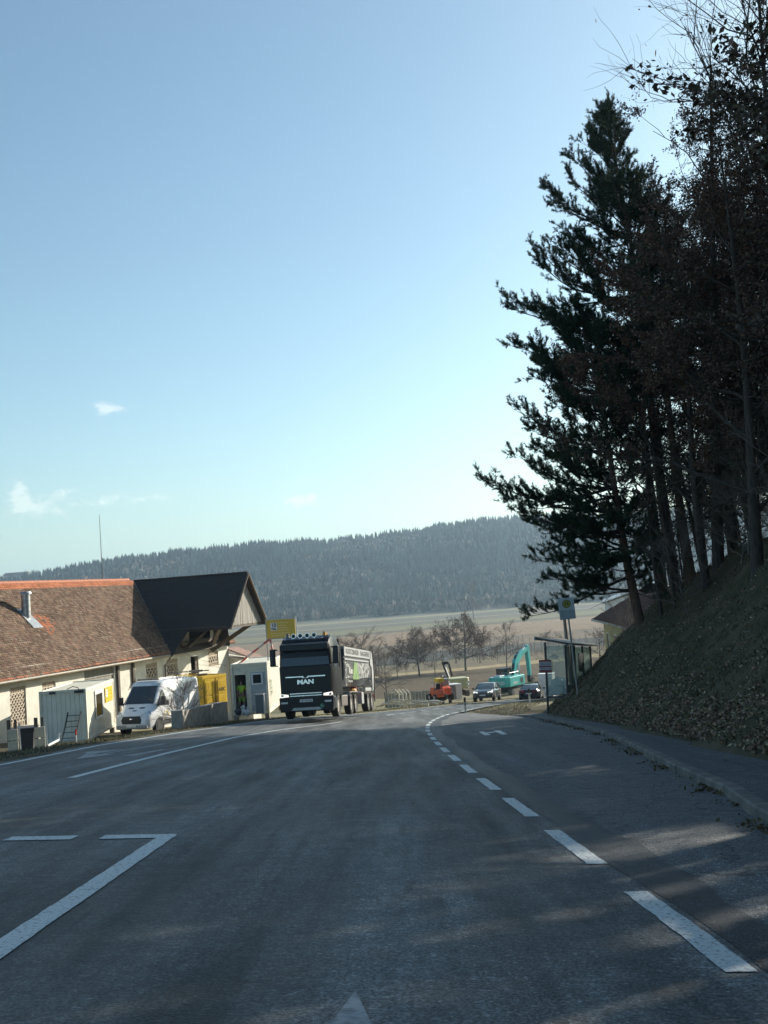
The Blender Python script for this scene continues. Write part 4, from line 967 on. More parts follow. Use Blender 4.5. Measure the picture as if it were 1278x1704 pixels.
for s in (-1, 1):
    g = MB(); pts = [(s*1.252, -.35, 2.28), (s*1.252, -1.25, 2.28), (s*1.235, -1.2, 2.98), (s*1.235, -.42, 2.98)]; slab(g, pts if s < 0 else pts[::-1], (s, 0, 0), .012); g.build('side_window', M_gmesh, truck)
    mm_ = MB(); mm_.box(min(s*1.25, s*1.52), max(s*1.25, s*1.52), .02, .07, 3.14, 3.20).box(min(s*1.25, s*1.45), max(s*1.25, s*1.45), .02, .07, 2.42, 2.47)
    arm = mm_.build('mirror_arm', M_trim, truck)
    MB().box(min(s*1.34, s*1.60), max(s*1.34, s*1.60), .0, .16, 2.42, 3.22).build('mirror', M_trim, arm, bevel=.05)
    h = MB(); pts = [(s*.82, .055, 1.12), (s*1.20, .0, 1.17), (s*1.23, -.08, 1.04), (s*1.14, .05, 1.0), (s*.80, .06, 1.02)]; slab(h, pts if s < 0 else pts[::-1], (s*.1, 1, 0), .03); h.build('headlight', M_lit if s < 0 else M_lit, truck)
    h = MB().box(min(s*.86, s*1.16), max(s*.86, s*1.16), .04, .09, .72, .80); h.build('fog_lamp', M_lens, truck)
    stp = MB().box(min(s*.98, s*1.24), max(s*.98, s*1.24), -1.0, -.45, .42, .95).build('step', M_chrome, truck, bevel=.02)
    for y_ in (.5,): MB().tube([(s*1.26, -1.95, 2.3), (s*1.26, -1.95, 3.0)], .02, 6).build('grab_rail', M_chrome, truck)
MB().prism([(-1.22, .34), (1.22, .34), (1.25, .62), (1.25, 1.0), (-1.25, 1.0), (-1.25, .62)], -.35, .05, 'y').build('bumper', M_bgloss, truck, bevel=.04)
gl = MB(); gl.box(-.78, .78, .05, .075, .90, 1.22); go = gl.build('lower_grille', M_trim, truck)
b_ = MB()
for z_ in (1.13, 1.03): b_.box(-.74, .74, .075, .095, z_, z_+.04)
b_.build('chrome_slat', M_chrome, go)
MB().box(-.92, .92, .03, .06, 1.88, 1.93).prism([(-.22, 1.93), (.22, 1.93), (.12, 1.84), (-.12, 1.84)], .03, .062, 'y').build('chrome_bar', M_chrome, truck)
lg_ = MB(); lg_.sphere((0, .06, 1.905), .10, 12, (1, .2, .6)); lg_.build('badge', M_trim, truck, smooth=True)
text('maker_lettering', 'MAN', M_chrome, .27, frame_m((0, .036, 1.66), (-1, 0, 0), (0, 0, 1)), truck, ext=.012, width=.76, bold=.012)
MB().prism([(-.70, .40), (.70, .40), (.60, .52), (-.60, .52)], .05, .075, 'y').build('skid_trim', M_steel, truck)
np_ = MB().box(-.30, .30, .052, .07, .76, .89).build('number_plate', M_plate, truck)
text('plate_lettering', 'WZ 84 UB', M_ink, .11, frame_m((0, .072, .822), (-1, 0, 0), (0, 0, 1)), np_, ext=.002, width=.5)
stc = MB().tube([(-.72, .05, .56), (-.72, .065, .56)], .10, 14).build('round_sticker', mat('green_sticker', (.05, .22, .14), rough=.5), truck)
text('sticker_lettering', 'L', M_whitep, .13, frame_m((-.72, .067, .56), (-1, 0, 0), (0, 0, 1)), stc, ext=.002)
lb_ = MB().tube([(-.95, .0, 3.62), (.95, .0, 3.62)], .022, 6)
for x_ in (-.9, -.3, .3, .9): lb_.tube([(x_, .0, 3.62), (x_, -.25, 3.55)], .018, 6)
lb_ = lb_.build('lamp_bar', M_chrome, truck)
for x_ in (-.48, -.16, .16, .48):
    o_ = MB().tube([(x_, -.10, 3.76), (x_, .02, 3.76)], [.07, .115], 14).build('spotlight', M_chrome, truck, smooth=False)
    MB().tube([(x_, .02, 3.76), (x_, .03, 3.76)], .09, 14).build('lens', M_trim, o_)
for x_ in (-.85, -.5, -.15, .2, .55, .88): MB().sphere((x_, .03, 3.62), .03, 8).build('marker_lamp', M_lens, truck)
for s in (-1, 1):
    MB().tube([(s*.86, -.5, 3.74), (s*.86, -.5, 3.92)], [.09, .06], 12).build('beacon', mat('amber_beacon', (.5, .25, .04), rough=.2) if s < 0 else M_tub, truck)
    hn = MB().tube([(s*.95, -1.3, 3.80), (s*.95, -.75, 3.80)], [.03, .07], 10).build('air_horn', M_chrome, truck)
    # side deflector behind the cab
    MB().prism([(-2.2, .95), (-2.75, .95), (-2.65, 3.3), (-2.2, 3.62)], s*1.10, s*1.22, 'x').build('side_deflector', M_bgloss, truck, bevel=.02)
    MB().box(min(s*.8, s*1.22), max(s*.8, s*1.22), -4.0, -2.3, .45, .98).build('fuel_tank', mat('tank_paint', (.16, .13, .12), (.10, .085, .08), rough=.5), truck, bevel=.05)
MB().box(-.45, .45, -6.9, -.6, .72, .98).build('chassis', M_dsteel, truck)
wheels_y = [-1.40, -5.0, -6.35]
for s in (-1, 1):
    for y_ in wheels_y: wheel(truck, s*1.08, y_, .50, .34, rr=.56, n=22)
    for y_ in (-10.6, -11.95): wheel(truck, s*1.08, y_, .50, .36, rr=.56, n=22)
    for y0_, y1_ in ((-2.05, -.85), (-7.0, -4.4)):
        MB().prism([(y0_, .9), (y0_+.12, 1.08), (y1_-.12, 1.08), (y1_, .9), (y1_, 1.0), (y1_-.08, 1.13), (y0_+.08, 1.13), (y0_, 1.0)], s*.88, s*1.26, 'x').build('mudguard', M_steel if y0_ < -3 else M_bgloss, truck)
tr = MB()
# half-pipe tub as loft along y with chamfered rear
def tubring(y, zt, zb, w):
    h = [(w, zt), (w, 1.95), (w*.93, zb+.38), (w*.66, zb+.08), (w*.3, zb)]
    return [(x, y, z) for x, z in h]+[(-x, y, z) for x, z in h[::-1]]
tb0, tb1 = -3.3, -12.6
tr.loft([tubring(tb0, 3.22, 1.35, 1.2), tubring(tb0-.05, 3.24, 1.3, 1.23), tubring(-11.9, 3.24, 1.3, 1.23), tubring(tb1, 3.1, 1.7, 1.23)])
tub = tr.build('trailer_tub', M_tub, truck, smooth=False)
MB().box(-1.28, 1.28, tb0-.1, tb0+.02, 3.18, 3.32).build('front_rim', M_steel, tub)
bd_ = MB()
for s in (-1, 1):
    x0_, x1_ = sorted((s*1.235, s*1.275))
    bd_.box(x0_, x1_, -12.2, tb0-.02, 2.86, 3.30); bd_.box(x0_, x1_, -11.2, tb0-.02, 2.66, 2.74)
    bd_.prism([(-12.2, 3.30), (-11.7, 3.30), (-11.7, 2.55), (-12.2, 2.4)], x0_, x1_, 'x')
    bd_.prism([(-12.55, 3.2), (-12.2, 3.3), (-12.2, 1.15), (-12.5, 1.15), (-12.85, 2.1)], x0_, x1_+.003, 'x')
bd_.build('side_band', M_tubside, tub)
for s in (-1, 1):
    m_ = frame_m((s*1.279, -7.6, 3.08), (0, s, 0), (0, 0, 1))
    text('side_lettering', 'KUSTZINKER · BAGGEREI', M_ink, .34, m_, tub, ext=.002, width=7.6, bold=.008)
    x0_, x1_ = sorted((s*1.238, s*1.252))
    pic = MB().prism([(-6.6, 2.55), (-7.4, 1.75), (-11.0, 1.85), (-11.5, 2.3), (-11.3, 2.6)], x0_, x1_, 'x').build('side_picture', mat('cracked_white_print', (.38, .39, .38), (.05, .05, .05), rough=.5, scale=5, detail=3, lo=.47, hi=.53), tub)
    MB().prism([(-6.2, 2.58), (-7.2, 2.58), (-7.7, 1.72), (-5.6, 1.72)], x0_+(.004 if s > 0 else -.004), x1_+(.004 if s > 0 else -.004), 'x').build('green_print', mat('green_print', (.10, .20, .06), (.22, .34, .11), rough=.5, scale=2.5), tub)
    text('side_lettering', 'Erdbau', M_whitep, .30, frame_m((s*1.252, -4.2, 2.42), (0, s, 0), (0, 0, 1)), tub, ext=.002, width=1.1)
    text('side_lettering', 'Kies', M_whitep, .48, frame_m((s*1.252, -5.1, 2.15), (0, s, 0), (0, 0, 1)), tub, ext=.002, width=1.1, bold=.01)
    text('side_lettering', '0664 / 55 23\nTransporte', M_plate, .20, frame_m((s*1.252, -4.8, 1.74), (0, s, 0), (0, 0, 1)), tub, ext=.002, width=1.6)
    fr_ = MB()
    for z_ in (1.42, 1.78, 2.14, 2.5): fr_.box(min(s*1.24, s*1.27), max(s*1.24, s*1.27), -3.72, -3.38, z_, z_+.04)
    for y_ in (-3.72, -3.42): fr_.box(min(s*1.24, s*1.27), max(s*1.24, s*1.27), y_, y_+.04, 1.42, 2.5)
    fr_.build('tub_ladder', M_whitep, tub)
    MB().box(min(s*.85, s*1.2), max(s*.85, s*1.2), -12.9, -10.0, 1.10, 1.28).build('trailer_mudguard', M_tubside, truck, bevel=.02)
    MB().box(min(s*.7, s*1.15), max(s*.7, s*1.15), -9.6, -8.9, .45, 1.05).build('side_box', M_tubside, truck, bevel=.02)
    MB().tube([(s*1.1, -12.3, 1.4), (s*1.22, -11.6, 1.55), (s*1.24, -11.3, 1.75)], .07, 8).build('hinge_arm', M_steel, truck)
MB().box(-.5, .5, -12.9, -6.0, 1.02, 1.28).build('trailer_frame', M_dsteel, truck)
MB().sphere((-.9, -7.6, 1.12), .22, 8, (1, 1.6, .8)).build('orange_canister', mat('orange_can', (.70, .32, .05), rough=.5), truck)
MB().box(-.95, -.7, -8.6, -8.3, .95, 1.35).build('red_canister', mat('maroon_can', (.25, .03, .05), rough=.5), truck)
for s in (-1, 1): MB().box(min(s*.75, s*1.2), max(s*.75, s*1.2), -12.98, -12.92, .7, .9).build('tail_light', M_tail, truck)
# hoses and bottles behind the cab
hs = MB()
for i in range(5): hs.tube([(-.5+.25*i, -2.35, 2.4), (-.5+.25*i, -2.7, 1.7+.1*i), (-.3+.15*i, -3.1, 1.5)], .025, 5)
hs.build('air_hose', M_steel, truck)

# --- passenger cars
def car(name, label, pos, rz, rx, kind, paint, L=4.25, Wd=1.78, H=1.46, lit=False):
    o = empty(name, label, 'car', pos, rz, rx)
    h = L/2; w = Wd/2
    if kind == 'hatch':
        low = [(-h, .38, .75, .95, w*.88, w*.80), (-h+.12, .28, .80, 1.0, w*.97, w*.88), (-1.2, .22, .86, .99, w, w*.92), (.6, .22, .86, .97, w, w*.92), (1.15, .22, .84, .95, w*.99, w*.86), (h-.45, .24, .72, .84, w*.95, w*.78), (h-.12, .26, .62, .72, w*.88, w*.70), (h, .32, .55, .62, w*.74, w*.60)]
        gh = [(-h+.10, .97, w*.86, .97, w*.84), (-h+.45, .96, w*.90, H-.10, w*.70), (-.9, .94, w*.92, H-.01, w*.72), (0, .93, w*.92, H, w*.73), (.35, .93, w*.92, H-.05, w*.71), (1.15, .92, w*.86, .95, w*.84)]
    else:
        low = [(-h, .40, .78, .96, w*.86, w*.78), (-h+.12, .28, .84, 1.02, w*.97, w*.84), (-1.3, .22, .88, 1.0, w, w*.90), (.6, .22, .86, .96, w, w*.92), (1.15, .22, .84, .94, w*.99, w*.86), (h-.45, .24, .70, .82, w*.95, w*.78), (h, .32, .55, .62, w*.76, w*.60)]
        gh = [(-1.65, .97, w*.84, 1.0, w*.80), (-1.0, .95, w*.88, H-.07, w*.68), (-.3, .94, w*.92, H, w*.71), (.3, .93, w*.92, H-.04, w*.70), (1.1, .92, w*.86, .94, w*.84)]
    MB().loft([ring(*s) for s in low]).build('body', paint, o, smooth=True)
    def gr_(y, zb, wb, zt, wt): 
        hf = [(wb, zb-.03), (wt+(wb-wt)*.15, zt-(zt-zb)*.14), (wt-.06, zt)]
        return [(x, y, z) for x, z in hf]+[(-x, y, z) for x, z in hf[::-1]]
    gm = MB(); rs = [gr_(*s) for s in gh]; gm.loft(rs)
    gm.build('window_glass', M_gmesh, o, smooth=True)
    rf = MB(); mid = [r for r, s in zip(rs, gh) if s[3] > H-.12]
    rf.loft([[(p[0]*1.012, p[1], p[2]+.012) for p in (r[1], r[2], r[3], r[4])] for r in mid], cap=False, closed=False)
    rf.build('roof', paint, o, smooth=True)
    pil = MB()
    for s_ in (-1, 1):
        for (ya, yb) in (((gh[-1][0]-.02), gh[-2][0]), (-.25, -.28), (gh[0][0]+.05, gh[1][0])):
            ta, tb_ = np.interp(ya, [g_[0] for g_ in gh], [g_[2] for g_ in gh]), np.interp(yb, [g_[0] for g_ in gh], [g_[4] for g_ in gh]); zz = np.interp(yb, [g_[0] for g_ in gh], [g_[3] for g_ in gh])
            pil.beam((s_*(ta+.005), ya, .93), (s_*(tb_-.0), yb, zz-.03), .07, .05)
    pil.build('pillar', paint, o)
    for s_ in (-1, 1):
        for y_ in (h-.85, -h+.80):
            MB().tube([(s_*(w-.22), y_, .33), (s_*(w+.004), y_, .33)], .38, 18).build('wheel_arch', M_trim, o)
            wheel(o, s_*(w-.095), y_, .315, .21)
        MB().box(min(s_*w, s_*(w+.2)), max(s_*w, s_*(w+.2)), .78, .90, .93, 1.07).build('mirror', paint, o, bevel=.03)
        hl = MB(); y1 = h-.10
        pts = [(s_*w*.45, y1+.03, .74), (s_*w*.86, y1-.22, .80), (s_*w*.90, y1-.20, .66), (s_*w*.50, y1+.06, .62)]
        slab(hl, pts if s_ < 0 else pts[::-1], (s_*.35, 1, .2), .03); hl.build('headlight', M_lit if lit else M_lens, o)
        tl = MB(); pts = [(s_*w*.42, -h+.02, .92), (s_*w*.90, -h+.06, .95), (s_*w*.93, -h+.12, .74), (s_*w*.45, -h-.01, .76)]
        slab(tl, pts if s_ > 0 else pts[::-1], (s_*.2, -1, 0), .04); tl.build('tail_light', M_tail, o)
    MB().box(-.52, .52, h-.16, h+.005, .34, .50).build('grille', M_trim, o, bevel=.02)
    MB().box(-.26, .26, h, h+.02, .42, .53).build('number_plate', M_plate, o); MB().box(-.26, .26, -h-.03, -h-.0, .62, .73).build('number_plate', M_plate, o)
    MB().box(-w*.8, w*.8, -h-.02, -h+.2, .26, .42).build('rear_bumper', M_trim, o, bevel=.03)
    return o
M_c1 = mat('dark_green_grey_paint', (.035, .045, .045), (.05, .058, .056), rough=.25, coat=.6)
M_c2 = mat('dark_blue_black_paint', (.012, .016, .03), (.02, .024, .036), rough=.25, coat=.6)
p = yat(808, 1167, 88.5); q0 = (float(p[0]), float(p[1])+1.6)
car('hatchback_car', 'dark grey-green hatchback with lit headlights driving towards the camera', (q0[0]+.3, q0[1], p[2]-.12), PI-R(15), SLOPE*.9, 'hatch', M_c1, lit=True)
p = yat(883, 1168, 93)
car('saloon_car', 'dark saloon car seen from behind with red tail lights', (float(p[0])+.4, float(p[1])+2.0, p[2]-.1), R(-14), -SLOPE*.8, 'saloon', M_c2, L=4.5, H=1.43)

# --- excavator
M_teal = mat('teal_machine_paint', (.05, .42, .40), (.04, .33, .32), rough=.35, coat=.3, scale=1.5)
M_track = mat('steel_track', (.16, .14, .12), (.08, .07, .06), rough=.7, scale=8)
xp = yat(851, 1160, 110); ex = empty('tracked_excavator', 'large turquoise tracked excavator with arched boom beyond the cars', 'excavator', (xp[0], xp[1]+1.2, xp[2]+.15), R(-36))
ex.scale = (.87, .87, .85)
for s in (-1, 1):
    prof = [(-2.1, .30), (-1.9, .05), (1.9, .05), (2.1, .30), (2.1, .62), (1.85, .85), (-1.85, .85), (-2.1, .62)]
    t_ = MB().prism(prof, s*.95, s*1.5, 'x').build('track', M_track, ex, bevel=.03)
    m_ = MB()
    for i in range(13): m_.box(min(s*.93, s*1.52), max(s*.93, s*1.52), -1.85+i*.3, -1.72+i*.3, .84, .89)
    for y_ in (-1.75, 1.75): m_.tube([(s*.97, y_, .45), (s*1.515, y_, .45)], .32, 14)
    m_.build('track_shoe', M_dsteel, t_)
MB().box(-.6, .6, -.9, .9, .35, 1.05).build('undercarriage', M_dsteel, ex)
hb = MB(); hb.prism([(-1.4, -2.1), (-1.1, -2.75), (1.1, -2.75), (1.4, -2.1), (1.4, 1.4), (-.5, 1.6), (-1.4, 1.6)], 1.12, 2.28, 'z')
house = hb.build('upper_body', M_teal, ex, bevel=.10, seg=3)
text('side_lettering', 'KOBELCO', M_whitep, .50, frame_m((0, -2.77, 1.62), (1, 0, 0), (0, 0, 1)), house, ext=.01, width=1.95, bold=.012)
text('side_lettering', 'KOBELCO', M_whitep, .34, frame_m((1.41, -.9, 1.5), (0, 1, 0), (0, 0, 1)), house, ext=.01, width=1.2, bold=.006)
MB().box(1.40, 1.42, .3, .55, 1.35, 2.0).box(1.40, 1.42, .65, .9, 1.35, 2.0).build('vent_grille', M_dsteel, house)
MB().box(-1.0, -.1, -1.9, -.6, 2.28, 2.42).build('engine_hood', M_whitep, house, bevel=.05)
cbx = MB(); cbx.prism([(-.35, 1.2), (1.55, 1.2), (1.72, 1.9), (1.35, 3.05), (-.35, 3.05)], -1.38, -.45, 'x'); cb2 = cbx.build('cab', M_gmesh, ex, bevel=.04)
cf = MB()
for x_ in (-1.38, -.45):
    cf.beam((x_, -.35, 1.2), (x_, -.35, 3.05), .09); cf.beam((x_, 1.35, 3.05), (x_, 1.72, 1.9), .09); cf.beam((x_, .5, 1.2), (x_, .5, 3.05), .07)
cf.box(-1.42, -.41, -.4, 1.4, 3.03, 3.10); cf.build('cab_frame', M_dsteel, cb2)
rl = MB().tube([(.2, -1.9, 2.3), (.2, -1.9, 2.75), (1.25, -1.9, 2.75), (1.25, -1.9, 2.3)], .025, 6).tube([(1.25, -1.9, 2.75), (1.25, .2, 2.75), (1.25, .2, 2.3)], .025, 6).build('handrail', M_steel, ex)
def plate(pts, hw, x=.15):   # pts centre line (y,z), hw half depth
    m = MB(); up_, lo_ = [], []
    for i, (y_, z_) in enumerate(pts):
        a, b = pts[max(i-1, 0)], pts[min(i+1, len(pts)-1)]; d = np.array([b[0]-a[0], b[1]-a[1]], float); d /= np.linalg.norm(d)
        up_.append((y_-d[1]*hw[i], z_+d[0]*hw[i])); lo_.append((y_+d[1]*hw[i], z_-d[0]*hw[i]))
    return m.prism(up_+lo_[::-1], x-.21, x+.21, 'x')
boom = plate([(.9, 1.75), (1.15, 2.7), (1.6, 3.7), (2.2, 4.25), (3.3, 4.75), (4.7, 5.15)], [.22, .32, .42, .42, .32, .18]).build('boom', M_teal, ex, bevel=.03)
MB().tube([(.15, 2.6, 4.75), (.15, 3.5, 5.1)], .09, 10).use(1).tube([(.15, 3.5, 5.1), (.15, 4.6, 5.5)], .05, 8).build('arm_cylinder', [M_teal, M_chrome], boom)
for x_ in (-.16, .46): MB().tube([(x_, 1.5, 1.5), (x_, 1.8, 2.6)], .09, 10).use(1).tube([(x_, 1.8, 2.6), (x_, 2.05, 3.7)], .05, 8).build('boom_cylinder', [M_teal, M_chrome], boom)
hs = MB(); 
for i in range(4): hs.tube([(.05+.06*i, .75, 2.3), (.05+.06*i, 1.0, 3.4), (.05+.06*i, 1.6, 4.3), (.05+.06*i, 2.4, 4.85)], .03, 5)
hs.build('hydraulic_hose', M_dsteel, boom)
stick = plate([(4.55, 5.55), (4.65, 4.9), (4.75, 3.2), (4.8, 1.75)], [.16, .30, .22, .13]).build('dipper_arm', M_teal, ex, bevel=.02)
MB().tube([(.15, 5.05, 4.6), (.15, 5.08, 3.2)], .08, 8).use(1).tube([(.15, 5.08, 3.2), (.15, 5.05, 2.2)], .045, 8).build('bucket_cylinder', [M_teal, M_chrome], stick)
MB().prism([(4.55, 1.75), (5.05, 1.85), (5.2, 1.3), (4.9, .9), (4.5, 1.2)], -.05, .35, 'x').build('quick_coupler', M_dsteel, ex, bevel=.03)
MB().prism([(4.75, 1.1), (5.3, 1.5), (5.5, 1.1), (5.2, .75), (4.85, .8)], -.2, .5, 'x').build('grab_tool', mat('tan_tool', (.42, .34, .24), rough=.6), ex, bevel=.03)

# --- red compact machine, pale machine, site clutter
rp = yat(728, 1166, 92); rm = empty('compact_loader', 'orange-red compact site loader with dark seat and yellow canopy', 'loader', (rp[0], rp[1], rp[2]), R(25)); rm.scale = (.66, .66, .72)
M_or = mat('orange_red_paint', (.68, .13, .05), (.5, .1, .05), rough=.45, scale=3)
bod = MB().prism([(-1.0, .45), (1.0, .45), (1.15, .9), (.6, 1.25), (-.9, 1.35), (-1.05, .9)], -.55, .55, 'x').build('body', M_or, rm, bevel=.05)
MB().box(-.62, -.50, -.4, .5, .5, 1.6).build('side_plate', M_or, rm, bevel=.03); MB().box(.50, .62, -.4, .7, .5, 1.85).build('side_plate', M_or, rm, bevel=.03)
MB().prism([(-.5, 1.3), (.1, 1.3), (.1, 1.45), (-.35, 1.5), (-.42, 2.0), (-.55, 2.0)], -.3, .3, 'x').build('seat', M_trim, rm, bevel=.04)
for x_ in (-.55, .55): MB().tube([(x_, -.5, 1.2), (x_, -.5, 2.15), (x_, .3, 2.2)], .035, 6).build('roll_bar', M_dsteel, rm)
MB().box(-.1, .85, -.7, .5, 2.15, 2.6).build('canopy', M_yel, rm, bevel=.06)
MB().box(-.9, .7, 1.1, 1.5, .05, .7).build('blade', M_dsteel, rm, bevel=.03)
for s in (-1, 1):
    for y_ in (-.7, .7): wheel(rm, s*.72, y_, .42, .3, n=16)
rp = yat(741, 1165, 93.5); rm2 = empty('mini_dumper', 'small orange dumper between the red loader and the white crate', 'dumper', (rp[0], rp[1], rp[2]), R(10))
MB().prism([(-.8, .5), (.8, .5), (.95, 1.1), (.2, 1.25), (-.85, 1.1)], -.4, .4, 'x').build('body', M_or, rm2, bevel=.05)
MB().prism([(.1, 1.2), (.95, 1.35), (1.05, 1.8), (.1, 1.8)], -.45, .45, 'x').build('skip', M_steel, rm2, bevel=.03)
for s in (-1, 1):
    for y_ in (-.5, .5): wheel(rm2, s*.5, y_, .36, .24, n=16)
rp = yat(755, 1163, 96); cr_ = empty('site_crate', 'white sheeted crate with grey side between the dumper and the pale machine', 'crate', rp, R(20))
MB().box(-.5, .5, -.6, .6, 0, 1.25).build('body', mat('crate_grey', (.24, .25, .27), rough=.6), cr_, bevel=.02); MB().box(.0, .58, -.66, -.60, .05, 1.3).box(-.55, .6, -.64, .64, 1.26, 1.33).build('sheet', M_whitep, cr_, bevel=.02)
rp = yat(763, 1159, 101); pm = empty('pale_excavator', 'pale yellow excavator with raised black arm behind the white crate', 'excavator', (rp[0], rp[1], rp[2]), R(15))
M_py = mat('pale_yellow_paint', (.55, .50, .26), (.45, .42, .24), rough=.45, scale=2)
pm.scale = (.72, .72, .9)
MB().prism([(-1.3, -1.2), (1.0, -1.4), (1.3, -.8), (1.3, 1.2), (-1.3, 1.2)], .85, 1.95, 'z').build('upper_body', M_py, pm, bevel=.12, seg=3)
for s in (-1, 1): MB().prism([(-1.3, .3), (-1.1, .05), (1.1, .05), (1.3, .3), (1.1, .65), (-1.1, .65)], s*.7, s*1.15, 'x').build('track', M_track, pm, bevel=.03)
MB().box(-.5, .5, -.6, .6, .3, .9).build('undercarriage', M_dsteel, pm)
for z_ in (1.0, 1.35): MB().box(.75, 1.2, -1.45, -1.38, z_, z_+.25).build('vent_panel', M_whitep, pm)
ar = MB(); ar.beam((-.7, .9, 1.6), (-1.25, 1.6, 3.5), .28, .28); ar.beam((-1.25, 1.6, 3.5), (-.3, 2.2, 3.3), .22, .22); ar.beam((-.3, 2.2, 3.3), (.1, 2.4, 2.0), .18, .2); ar.build('arm', M_dsteel, pm)
MB().box(-1.35, -.6, 1.3, 1.8, 3.35, 3.6).build('arm_head', M_dsteel, pm); MB().sphere((-.9, 1.4, 3.85), .17, 8).build('lamp', M_lens, pm); MB().box(-1.2, -.7, 1.22, 1.3, 3.05, 3.2).build('lamp_guard', M_whitep, pm)
rp = yat(742, 1153, 97); ao = empty('auger_attachment', 'dark standing attachment between the red loader and the pale excavator', 'machine tool', (rp[0], rp[1], gz(rp[0], rp[1])), R(0))
MB().tube([(-.3, 0, 0), (-.25, 0, 2.5), (.2, .1, 2.2)], .13, 8).tube([(.35, 0, 0), (.3, 0, 1.9)], .16, 8).box(-.4, .5, -.2, .3, 1.0, 1.5).build('body', M_dsteel, ao); MB().sphere((-.2, -.15, 2.45), .08, 6).sphere((.3, -.2, 1.9), .08, 6).sphere((.1, -.25, 1.3), .07, 6).build('fitting', M_whitep, ao)
# pale pipes heap beside the road
for i in range(13):
    Y = 86+random.uniform(-3, 5); px = random.uniform(645, 722); x_ = float(yat(px, 1160, Y)[0]); a = random.uniform(-.5, .5)-.1
    z_ = gz(x_, Y)+.12+.10*(i % 4); L_ = random.uniform(1.2, 3.0); d = np.array([math.cos(a), math.sin(a), 0]); c_ = np.array([x_, Y, z_]); bow = random.uniform(.0, .35)
    tag(MB().tube([c_-d*L_/2, c_-d*L_*.2+[0, 0, bow], c_+d*L_*.2+[0, 0, bow*.9], c_+d*L_/2], random.uniform(.05, .10), 8).build('plastic_pipe', M_pipew), 'pale plastic pipe lying in the heap left of the red loader', 'pipe', 'pale pipes heaped beside the road')
for i in range(4):
    Y = 87+.5*i; x_ = float(yat(664+6*i, 1163, Y)[0]); z_ = gz(x_, Y)
    tag(MB().tube([(x_, Y, z_), (x_+.02, Y, z_+1.1), (x_-.25, Y+.1, z_+1.45), (x_-.9, Y+.1, z_+1.25-.1*i)], .06, 8).build('upright_pipe', M_pipew), 'pale pipe standing upright with its top bent over left, beside the pipe heap', 'pipe', 'upright bent pipes at the heap')
Y = 97
wx0, wx1 = float(yat(640, 1150, Y)[0]), float(yat(716, 1140, Y)[0])
wl = empty('sheet_fence', 'low pale sheeting fence behind the heap of pipes', 'fence', (wx0, Y, gz(wx0, Y)))
sh = MB(); k = 0
while k < wx1-wx0: sh.box(k+.01, k+.28, -.03+random.uniform(0, .03), .03, 0, 1.25+random.uniform(-.05, .05)); k += .3
sh.build('sheeting', mat('sheeting_grey', (.40, .38, .31), (.28, .27, .22), rough=.8, scale=4), wl)
for k in (0, (wx1-wx0)/2, wx1-wx0): MB().box(k-.04, k+.04, .035, .1, -.1, 1.4).build('post', M_wood, wl)

# ------------------------------------------------------------------ bus shelter and signs
M_sglass = mat('dusty_shelter_glass', (.55, .62, .60), (.45, .52, .50), rough=.25, trans=.0, scale=1.2)
def glassmat():
    m = bpy.data.materials.new('shelter_glass'); m.use_nodes = True; t = m.node_tree; t.nodes.clear()
    o = t.nodes.new('ShaderNodeOutputMaterial'); mx_ = t.nodes.new('ShaderNodeMixShader'); tr_ = t.nodes.new('ShaderNodeBsdfTransparent'); pr = t.nodes.new('ShaderNodeBsdfPrincipled')
    tr_.inputs[0].default_value = (.82, .88, .86, 1); pr.inputs['Base Color'].default_value = (.55, .62, .60, 1); pr.inputs['Roughness'].default_value = .2
    n = t.nodes.new('ShaderNodeTexNoise'); n.inputs['Scale'].default_value = 1.6; n.inputs['Detail'].default_value = 6; mr = t.nodes.new('ShaderNodeMapRange'); mr.inputs[3].default_value = .12; mr.inputs[4].default_value = .40
    t.links.new(n.outputs[0], mr.inputs[0]); t.links.new(mr.outputs[0], mx_.inputs[0]); t.links.new(tr_.outputs[0], mx_.inputs[1]); t.links.new(pr.outputs[0], mx_.inputs[2]); t.links.new(mx_.outputs[0], o.inputs[0]); return m
M_sg = glassmat()
B_ = yat(945, 1160, 43.4); sh_ = empty('bus_shelter', 'dark framed glass bus shelter on the right bank beyond the footpath', 'bus shelter', (B_[0], B_[1], B_[2]), R(-27), -SLOPE)
# local: x from -1.0 (open front, road side) to 0 (back), y 0..3.7 along
W_, D_ = .85, 3.4; HT = 2.2
for (x_, y_) in ((-W_, 0), (0, 0), (0, D_), (-W_, D_), (0, D_/3), (0, 2*D_/3)):
    MB().box(x_-.035, x_+.035, y_-.035, y_+.035, -.9, HT-(.13 if x_ == 0 else 0)).build('post', M_dsteel, sh_)
rf = MB().prism([(-W_-.30, HT+.14), (.22, HT-.14), (.22, HT-.06), (-W_-.30, HT+.22)], -.35, D_+.35, 'y').build('roof', mat('shelter_roof', (.05, .05, .05), (.09, .088, .08), rough=.6), sh_, bevel=.01)
MB().box(-W_-.33, -W_-.29, -.36, D_+.36, HT+.10, HT+.24).build('roof_edge', M_steel, rf)
MB().box(-W_+.04, -.04, -.008, .008, .12, HT-.15).build('side_pane', M_sg, sh_); MB().box(-W_+.04, -.04, D_-.008, D_+.008, .12, HT-.15).build('side_pane', M_sg, sh_)
for i in range(3): MB().box(-.008, .008, D_/3*i+.05, D_/3*(i+1)-.05, .12, HT-.2).build('back_pane', M_sg, sh_)
MB().box(-W_, 0, -.03, .03, -.02, .05).box(-.03, .03, 0, D_, -.02, .05).build('base_rail', M_dsteel, sh_)
